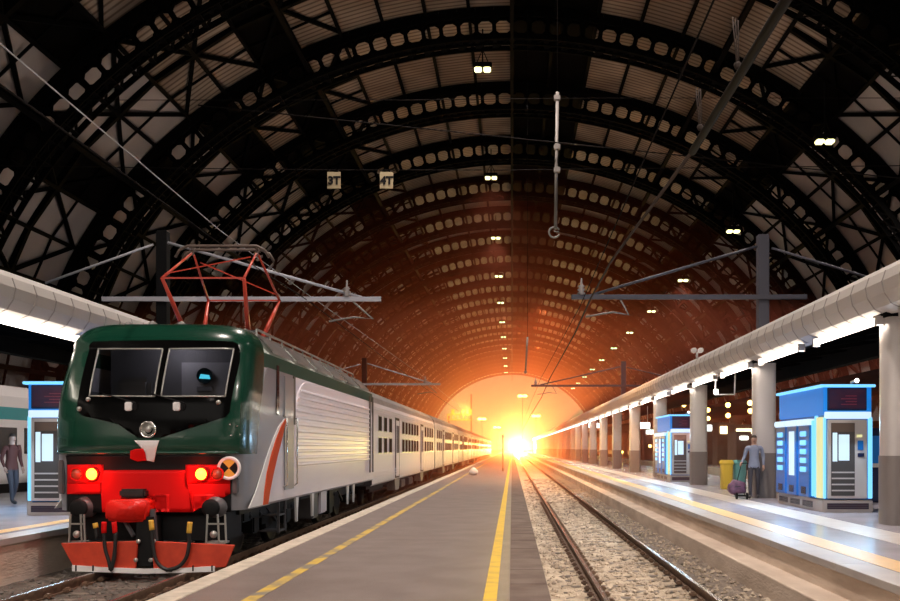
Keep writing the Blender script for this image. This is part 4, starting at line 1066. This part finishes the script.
def person(x, y, label, coat, face, hold=None, scale=1.0, stride=.16):
    """standing or walking figure built as one skinned surface; face = heading angle (0 looks to -Y)"""
    R = empty('person', (x, y, PT), label, 'person', None)
    J = {'pel': (0,0,.93), 'spi': (0,.01,1.12), 'chest': (0,0,1.33), 'neck': (0,0,1.48), 'head0': (0,-.015,1.56), 'head1': (0,-.02,1.66),
         'hipL': (-.09,0,.90), 'kneeL': (-.10,-stride*.8,.50), 'ankL': (-.10,-stride,.085), 'toeL': (-.11,-stride-.17,.04),
         'hipR': (.09,0,.90), 'kneeR': (.10,-.02,.49), 'ankR': (.10,stride,.10), 'toeR': (.11,stride-.16,.04),
         'shL': (-.19,0,1.41), 'elL': (-.25,.04,1.13), 'wrL': (-.24,-.08,.90), 'shR': (.19,0,1.41), 'elR': (.25,.05,1.13), 'wrR': (.25,-.05,.89)}
    if hold is not None: J['elL'] = (-.26,.02,1.14); J['wrL'] = (-.33,-.10,.98)
    rad = {'pel': .145, 'spi': .125, 'chest': .15, 'neck': .06, 'head0': .075, 'head1': .09, 'hipL': .095, 'hipR': .095, 'kneeL': .062, 'kneeR': .062, 'ankL': .045, 'ankR': .045, 'toeL': .035, 'toeR': .035,
           'shL': .068, 'shR': .068, 'elL': .048, 'elR': .048, 'wrL': .030, 'wrR': .030}
    ED = [('pel','spi'),('spi','chest'),('chest','neck'),('neck','head0'),('head0','head1'),('pel','hipL'),('hipL','kneeL'),('kneeL','ankL'),('ankL','toeL'),('pel','hipR'),('hipR','kneeR'),('kneeR','ankR'),('ankR','toeR'),
          ('chest','shL'),('shL','elL'),('elL','wrL'),('chest','shR'),('shR','elR'),('elR','wrR')]
    names = list(J); Rm = Matrix.Rotation(face, 3, 'Z'); tr = lambda p: Rm @ (Vector(p)*scale)
    me = bpy.data.meshes.new('body'); me.from_pydata([tr(J[n]) for n in names], [(names.index(a), names.index(b)) for a, b in ED], [])
    o = bpy.data.objects.new('body', me); COL.objects.link(o)
    sk = o.modifiers.new('skin', 'SKIN'); 
    if not me.skin_vertices: me.skin_vertices.new()
    for i, n in enumerate(names): me.skin_vertices[0].data[i].radius = (rad[n]*scale, rad[n]*scale*(.72 if n in ('pel','spi','chest') else 1)); me.skin_vertices[0].data[i].use_root = n == 'pel'
    o.modifiers.new('sub', 'SUBSURF').levels = 2; o.modifiers['sub'].render_levels = 2
    dg = bpy.context.evaluated_depsgraph_get(); bme = bpy.data.meshes.new_from_object(o.evaluated_get(dg)); bpy.data.objects.remove(o)
    inv = Rm.inverted()
    for mn in ('skin', 'trousers', coat, 'shoe'): bme.materials.append(M[mn])
    for p in bme.polygons:
        c = inv @ p.center/scale; p.use_smooth = True
        p.material_index = 0 if c.z > 1.475 else (2 if c.z > .86 and not (abs(c.x) > .2 and c.z < .93) else (3 if c.z < .10 else (1 if abs(c.x) < .22 else 0)))
        if abs(c.x) > .21 and c.z > .93: p.material_index = 2
    b = bpy.data.objects.new('body', bme); COL.objects.link(b); b.parent = R; LOC[b.name] = LOC[R.name]
    O = Vector((x, y, PT)); T = lambda p: O+tr(p)
    # head with face
    m = mb('skin'); bm = bmesh.new(); bmesh.ops.create_icosphere(bm, subdivisions=3, radius=1)
    for v in bm.verts:
        c = v.co.copy(); taper = .82+.18*min(1, c.z+1) if c.z < 0 else 1
        v.co = T((c.x*.075*taper, -.02+c.y*.095, 1.63+c.z*.115))
    m.bm(bm, True); 
    m.tube([T((0,-.108,1.645)), T((0,-.132,1.612)), T((0,-.112,1.604))], [.008*scale, .013*scale, .008*scale], 6)
    for sx in (-1, 1): m.sph(T((sx*.076,-.01,1.625)), .02*scale, (.5,.8,1.2), 8)
    hd = m.build('head', R)
    m = mb('white_plastic')
    for sx in (-1, 1): m.sph(T((sx*.03,-.102,1.645)), .011*scale, n=8)
    m.use('hair')
    for sx in (-1, 1): m.sph(T((sx*.03,-.110,1.645)), .006*scale, n=8)
    m.build('eyes', hd)
    mb('coat_rust').tube([T((-.024,-.105,1.575)), T((0,-.112,1.573)), T((.024,-.105,1.575))], .006*scale, 6).build('mouth', hd)
    bm = bmesh.new(); bmesh.ops.create_icosphere(bm, subdivisions=3, radius=1)
    bmesh.ops.delete(bm, geom=[v for v in bm.verts if (v.co.z < .12 and v.co.y < -.1) or v.co.z < -.5], context='VERTS')
    for v in bm.verts: c = v.co.copy(); v.co = T((c.x*.083, -.012+c.y*.105, 1.64+c.z*.12))
    mb('hair').bm(bm, True).build('hair', R)
    # hands
    for sx, wr in ((-1, 'wrL'), (1, 'wrR')):
        w = Vector(J[wr]); el = Vector(J['elL' if sx < 0 else 'elR']); d = (w-el).normalized(); side = Vector((0,-1,0)); side = (side-d*side.dot(d)).normalized(); nrm = d.cross(side)*(-sx)
        m = mb('skin'); pts = [w-d*.02, w+d*.03, w+d*.085]; m.tube([T(p) for p in pts], [.026*scale, .036*scale, .034*scale], 8)
        for k, ln in enumerate((.065, .075, .07, .055)):
            b0 = w+d*.08+side*(.027-.018*k); m.tube([T(b0), T(b0+d*ln*.5-nrm*.006), T(b0+d*ln*.8-nrm*.028)], [.009*scale, .0085*scale, .007*scale], 6)
        b0 = w+d*.035+side*.03; m.tube([T(b0), T(b0+side*.025+d*.03), T(b0+side*.03+d*.055-nrm*.01)], [.011*scale, .010*scale, .008*scale], 6)
        m.build('hand', R)
    return R
person(6.62, 27.35, 'person in blue grey jacket and dark trousers standing behind the luggage trolley', 'coat_blue', math.radians(-15), hold=True)
person(-12.3, 24.6, 'person in rust coat on the left platform near the picture edge', 'coat_rust', math.radians(60))
# white bag, signpost on the middle platform
bm = bmesh.new(); bmesh.ops.create_icosphere(bm, subdivisions=3, radius=1)
for v in bm.verts: c = v.co; v.co = Vector((-1.96+c.x*.2*(1.15-.45*c.z), 51+c.y*.16*(1.15-.4*c.z), PT+.2+c.z*.2))
tag(mb('white_plastic').bm(bm, True).build('refuse_sack'), 'small white sack left on the middle platform far along', 'sack')
R = empty('signpost', (-.55, 60, PT), 'slim pale signpost on the middle platform in the glow', 'signpost')
mb('pole_white').tube([(-.55, 60, PT), (-.55, 60, 2.75)], .05, 8).build('post', R); mb('pole_white').rbox(-.62, -.48, 59.97, 60.03, 2.55, 2.75, .01).build('plate', R)
# cameras and lit information boards of the right canopy
R = empty('security_camera', W3(697, 353, 35.2), 'pair of white security cameras on top of the right canopy', 'camera'); p = W3(697, 355, 35.2)
m = mb('white_paint').tube([(p.x, p.y, p.z-.2), (p.x, p.y, p.z+.1)], .04, 8); m.build('stand', R)
for sx in (-.12, .12): mb('white_paint').rbox(p.x+sx-.08, p.x+sx+.08, p.y-.2, p.y+.15, p.z+.08, p.z+.24, .03).build('camera_body', R)
for px, Y, lab in ((594, 88, 'farther of two white lit boards hanging at the right canopy'), (643, 66, 'nearer of two white lit boards hanging at the right canopy')):
    p = W3(px, 425.5, Y); R = empty('information_board', p, lab, 'information board')
    mb('white_glow').rbox(p.x-.46, p.x+.46, Y-.06, Y+.06, p.z-.2, p.z+.2, .02).build('lit_panel', R)
    mb('white_paint').bar((p.x-.3, Y, p.z+.2), (p.x-.3, Y, 4.95), .04).bar((p.x+.3, Y, p.z+.2), (p.x+.3, Y, 4.95), .04).build('hanger', R)
p = W3(727, 393, 33.5); R = empty('hanging_lamp', p, 'white hanging frame with small lamp beneath the right canopy', 'lamp')
m = mb('white_paint'); m.bar((p.x-.4, 33.5, p.z-.05), (p.x+.25, 33.5, p.z-.05), .04).bar((p.x+.25, 33.5, p.z-.05), (p.x+.3, 33.5, 4.9), .04).bar((p.x-.4, 33.5, p.z-.05), (p.x-.35, 33.5, 4.9), .04); m.build('bracket', R)
mb('white_glow').rbox(p.x-.46, p.x-.3, 33.4, 33.5, p.z-.05, p.z+.12, .02).build('lamp_head', R)

# ------------------------------------------------------------------ right background: pillars, lamps, stalls
def background():
    p0 = None
    for k in range(16):
        y = 24+11*k; lab = 'dark flared pillar on the next platform beyond the right canopy'
        if p0 is None:
            p0 = tag(mb('pillar_dark').lathe([(.42,0),(.42,.3),(.26,.4),(.24,2.7),(.34,3.3),(.62,3.9),(1.0,4.3),(0,4.32)], (0,0,0), n=14).build('hall_pillar'), lab, 'pillar', 'dark pillars on the next platform'); o = p0
        else: o = p0.copy(); COL.objects.link(o)
        o.location = (20.2, y, PT)
    tag(mb('steel_black').box(14.6, 22, -6, 330, 4.85, 5.1).build('far_canopy'), 'dark flat canopy over the next platform to the right', 'canopy')
    q0 = None
    pts = ((708,410,55),(708,418.5,56),(728,405,50),(728,415.5,51),(750,403,47),(750.5,411,48),(684,405,60),(634,431,90),(622,452,100),(617,440,104),(650,446,80))
    for i, (px, py, Y) in enumerate(pts):
        p = W3(px, py, Y); lab = 'small warm lamp hanging beyond the right platform'
        if q0 is None:
            q0 = empty('pendant_lamp', (0,0,0), lab, 'lamp', 'warm lamps beyond the right platform'); LOC[q0.name] = Vector()
            mb('yellow_glow').sph((0,0,0), .13, n=10).build('globe', q0); mb('steel_black').tube([(0,0,.12), (0,0,.6)], .012, 5).build('cord', q0); q0.location = p
        else: dup(q0, p, lab)
    for i, (px, py, Y, w, h, g) in enumerate(((748,431,72,1.7,.35,'warm_glow'), (744,438,65,.55,.25,'white_glow'), (709,428,84,.5,.5,'white_glow'), (727,430,79,1.1,.6,'warm_glow'), (652,432,120,1.4,.5,'white_glow'))):
        p = W3(px, py, Y); R = empty('lit_stall', (p.x, Y, PT), ['warm lit stall under the far canopy beyond the bins', 'low white lit counter beyond the bins', 'white lit board beyond the second kiosk', 'amber lit stall between the far pillars', 'small white lit stall far beyond the second kiosk'][i], 'stall')
        mb(g).rbox(p.x-w/2, p.x+w/2, Y-.05, Y+.05, p.z-h/2, p.z+h/2, .03).build('lit_sign', R)
        mb('pillar_dark').box(p.x-w/2-.2, p.x+w/2+.2, Y+.06, Y+2.0, PT, max(p.z+h/2+.3, 2.4)).build('booth', R)
    for i, y in enumerate((30, 44, 58, 72, 90)):
        tag(mb('pillar_dark').rbox(26, 28.5, y, y+5, GR, 3.0, .05).build('storage_shed'), 'dark low shed against the right hall wall', 'shed', 'sheds along the right wall')
    R = empty('ticket_machine', (9.0, 25.5, PT), 'dark blue ticket machine behind the large kiosk', 'ticket machine')
    mb('kiosk_dark').rbox(8.9, 9.7, 25.4, 26.1, PT, PT+1.9, .05).build('cabinet', R); mb('kiosk_blue').box(9.0, 9.6, 25.38, 25.41, PT+1.0, PT+1.7).build('panel', R); mb('steel_sheet').box(9.05, 9.3, 25.36, 25.4, PT+.9, PT+1.0).build('card_slot', R)
    lamp('far_platform_light', 'AREA', (18.5, 60, 4.7), 900, (1, .72, .42), (3, 90), (0, 0, 0))
background()

# ------------------------------------------------------------------ left background: white and teal train
def left_train():
    X0 = -16.1; R = empty('passenger_train', (X0-1.4, 12, 0), 'white and teal passenger train standing beyond the left platform', 'train')
    pr = [(0,.8),(0,2.85),(0,3.05),(0,3.25),(-.02,3.6),(-.35,3.95),(-1.4,4.1),(-2.45,3.95),(-2.8,3.6),(-2.8,.8)]; m = MB()
    for i, ((a, b), (c, d)) in enumerate(zip(pr, pr[1:])):
        m.use('train_teal' if i == 1 or i == 2 else 'train_white').add([(X0+a, 12, b), (X0+c, 12, d), (X0+c, 62, d), (X0+a, 62, b)], [(0,1,2,3)])
    m.use('train_white')
    for y in (12, 62): m.add([(X0+a, y, b) for a, b in pr], [list(range(len(pr)))])
    m.build('body', R)
    for k in range(24): mb('glass_dark').rbox(X0-.01, X0+.02, 13+2*k, 14.5+2*k, 1.75, 2.6, .01).build('window', R)
    mb('black').box(X0-2.6, X0-.1, 12.5, 61.5, .1, .8).build('underframe', R)
left_train()

# ------------------------------------------------------------------ beyond the arch
def far_end():
    R = empty('oncoming_train', (1.95, HL.y, 0), 'oncoming train with a dazzling headlight at the far end of the empty track', 'train')
    m = mb('black').rbox(.5, 3.4, HL.y, HL.y+18, .7, 3.9, .35); m.build('body', R)
    mb('glass_dark').rbox(.8, 3.1, HL.y-.05, HL.y+.1, 2.7, 3.4, .05).build('windscreen', R)
    mb('head_glow').lathe([(.34,0),(.3,-.1),(0,-.16)], (HL.x, HL.y-.02, HL.z), (0,1,0), 20).build('headlight', R)
    mb('black').box(.7, 3.2, HL.y+.4, HL.y+17.5, .0, .72).build('running_gear', R)
    for px, py, Y, lab in ((522.5,396,380,'tallest yellow lamp post outside the arch, right above the headlight'), (536,416,400,'yellow lamp post outside the arch right of the headlight'), (482,419,420,'pale lamp post outside the arch left of the headlight'), (497,427.5,450,'lowest lamp post outside the arch left of the headlight')):
        p = W3(px, py, Y); R = empty('lamp_post', (p.x, Y, GR), lab, 'lamp post')
        mb('mast_paint').tube([(p.x, Y, GR), (p.x, Y, p.z)], .14, 8).build('post', R)
        for sx in (-.9, .9): mb('yellow_glow').sph((p.x+sx, Y-.1, p.z), .8, (1.2,1,.7), 10).build('lamp_head', R)
    R = empty('signal_gantry', (-19, 372, GR), 'yellow lit signal gantry outside the arch above the coaches', 'gantry')
    m = mb('hose_yellow')
    for z in (10.5, 12.5): m.bar((-24, 372, CZ+z), (-15, 372, CZ+z), .5)
    for k in range(7): m.bar((-24+1.5*k, 372, CZ+10.5), (-24+1.5*k, 372, CZ+12.5), .35)
    for x in (-22, -18, -15.5): m.rbox(x-.6, x+.6, 371.5, 372.2, CZ+12.4, CZ+14.4, .1)
    m.build('truss', R); mb('mast_dark').bar((-15.2, 372, GR), (-15.2, 372, CZ+20), .5).bar((-23.5, 372, GR), (-23.5, 372, CZ+12), .5).build('post', R)
    lamp('gantry_light', 'POINT', (-18, 364, CZ+14), 9000, (1, .62, .12), .5)
far_end()

# ------------------------------------------------------------------ tinted haze added to spread the headlight glow over the far hall
def haze():
    o = mb('black').prism([(26, -.1), (YE-2, -.1), (YE-2, 30.5), (96, 30.5), (84, 15), (40, 6.5)], 'x', -30.5, 30.5).build('haze'); m = bpy.data.materials.new('haze'); m.use_nodes = True; n = m.node_tree; n.nodes.clear()
    out = n.nodes.new('ShaderNodeOutputMaterial'); ad = n.nodes.new('ShaderNodeAddShader')
    for k, (den, g, col) in enumerate(((HAZE_FINE[0], HAZE_FINE[1], (1, .9, .6, 1)), (HAZE_RED[0], HAZE_RED[1], (1, .05, .009, 1)))):
        v = n.nodes.new('ShaderNodeVolumeScatter'); v.inputs['Density'].default_value = den; v.inputs['Anisotropy'].default_value = g; v.inputs['Color'].default_value = col
        n.links.new(v.outputs[0], ad.inputs[k])
    n.links.new(ad.outputs[0], out.inputs['Volume']); o.data.materials.clear(); o.data.materials.append(m)
    tag(o, 'red tinted haze added in the far half of the hall for the glow around the headlight', 'haze', kind='stuff')
haze()
S.cycles.volume_bounces = 0
S.cycles.max_bounces = 6
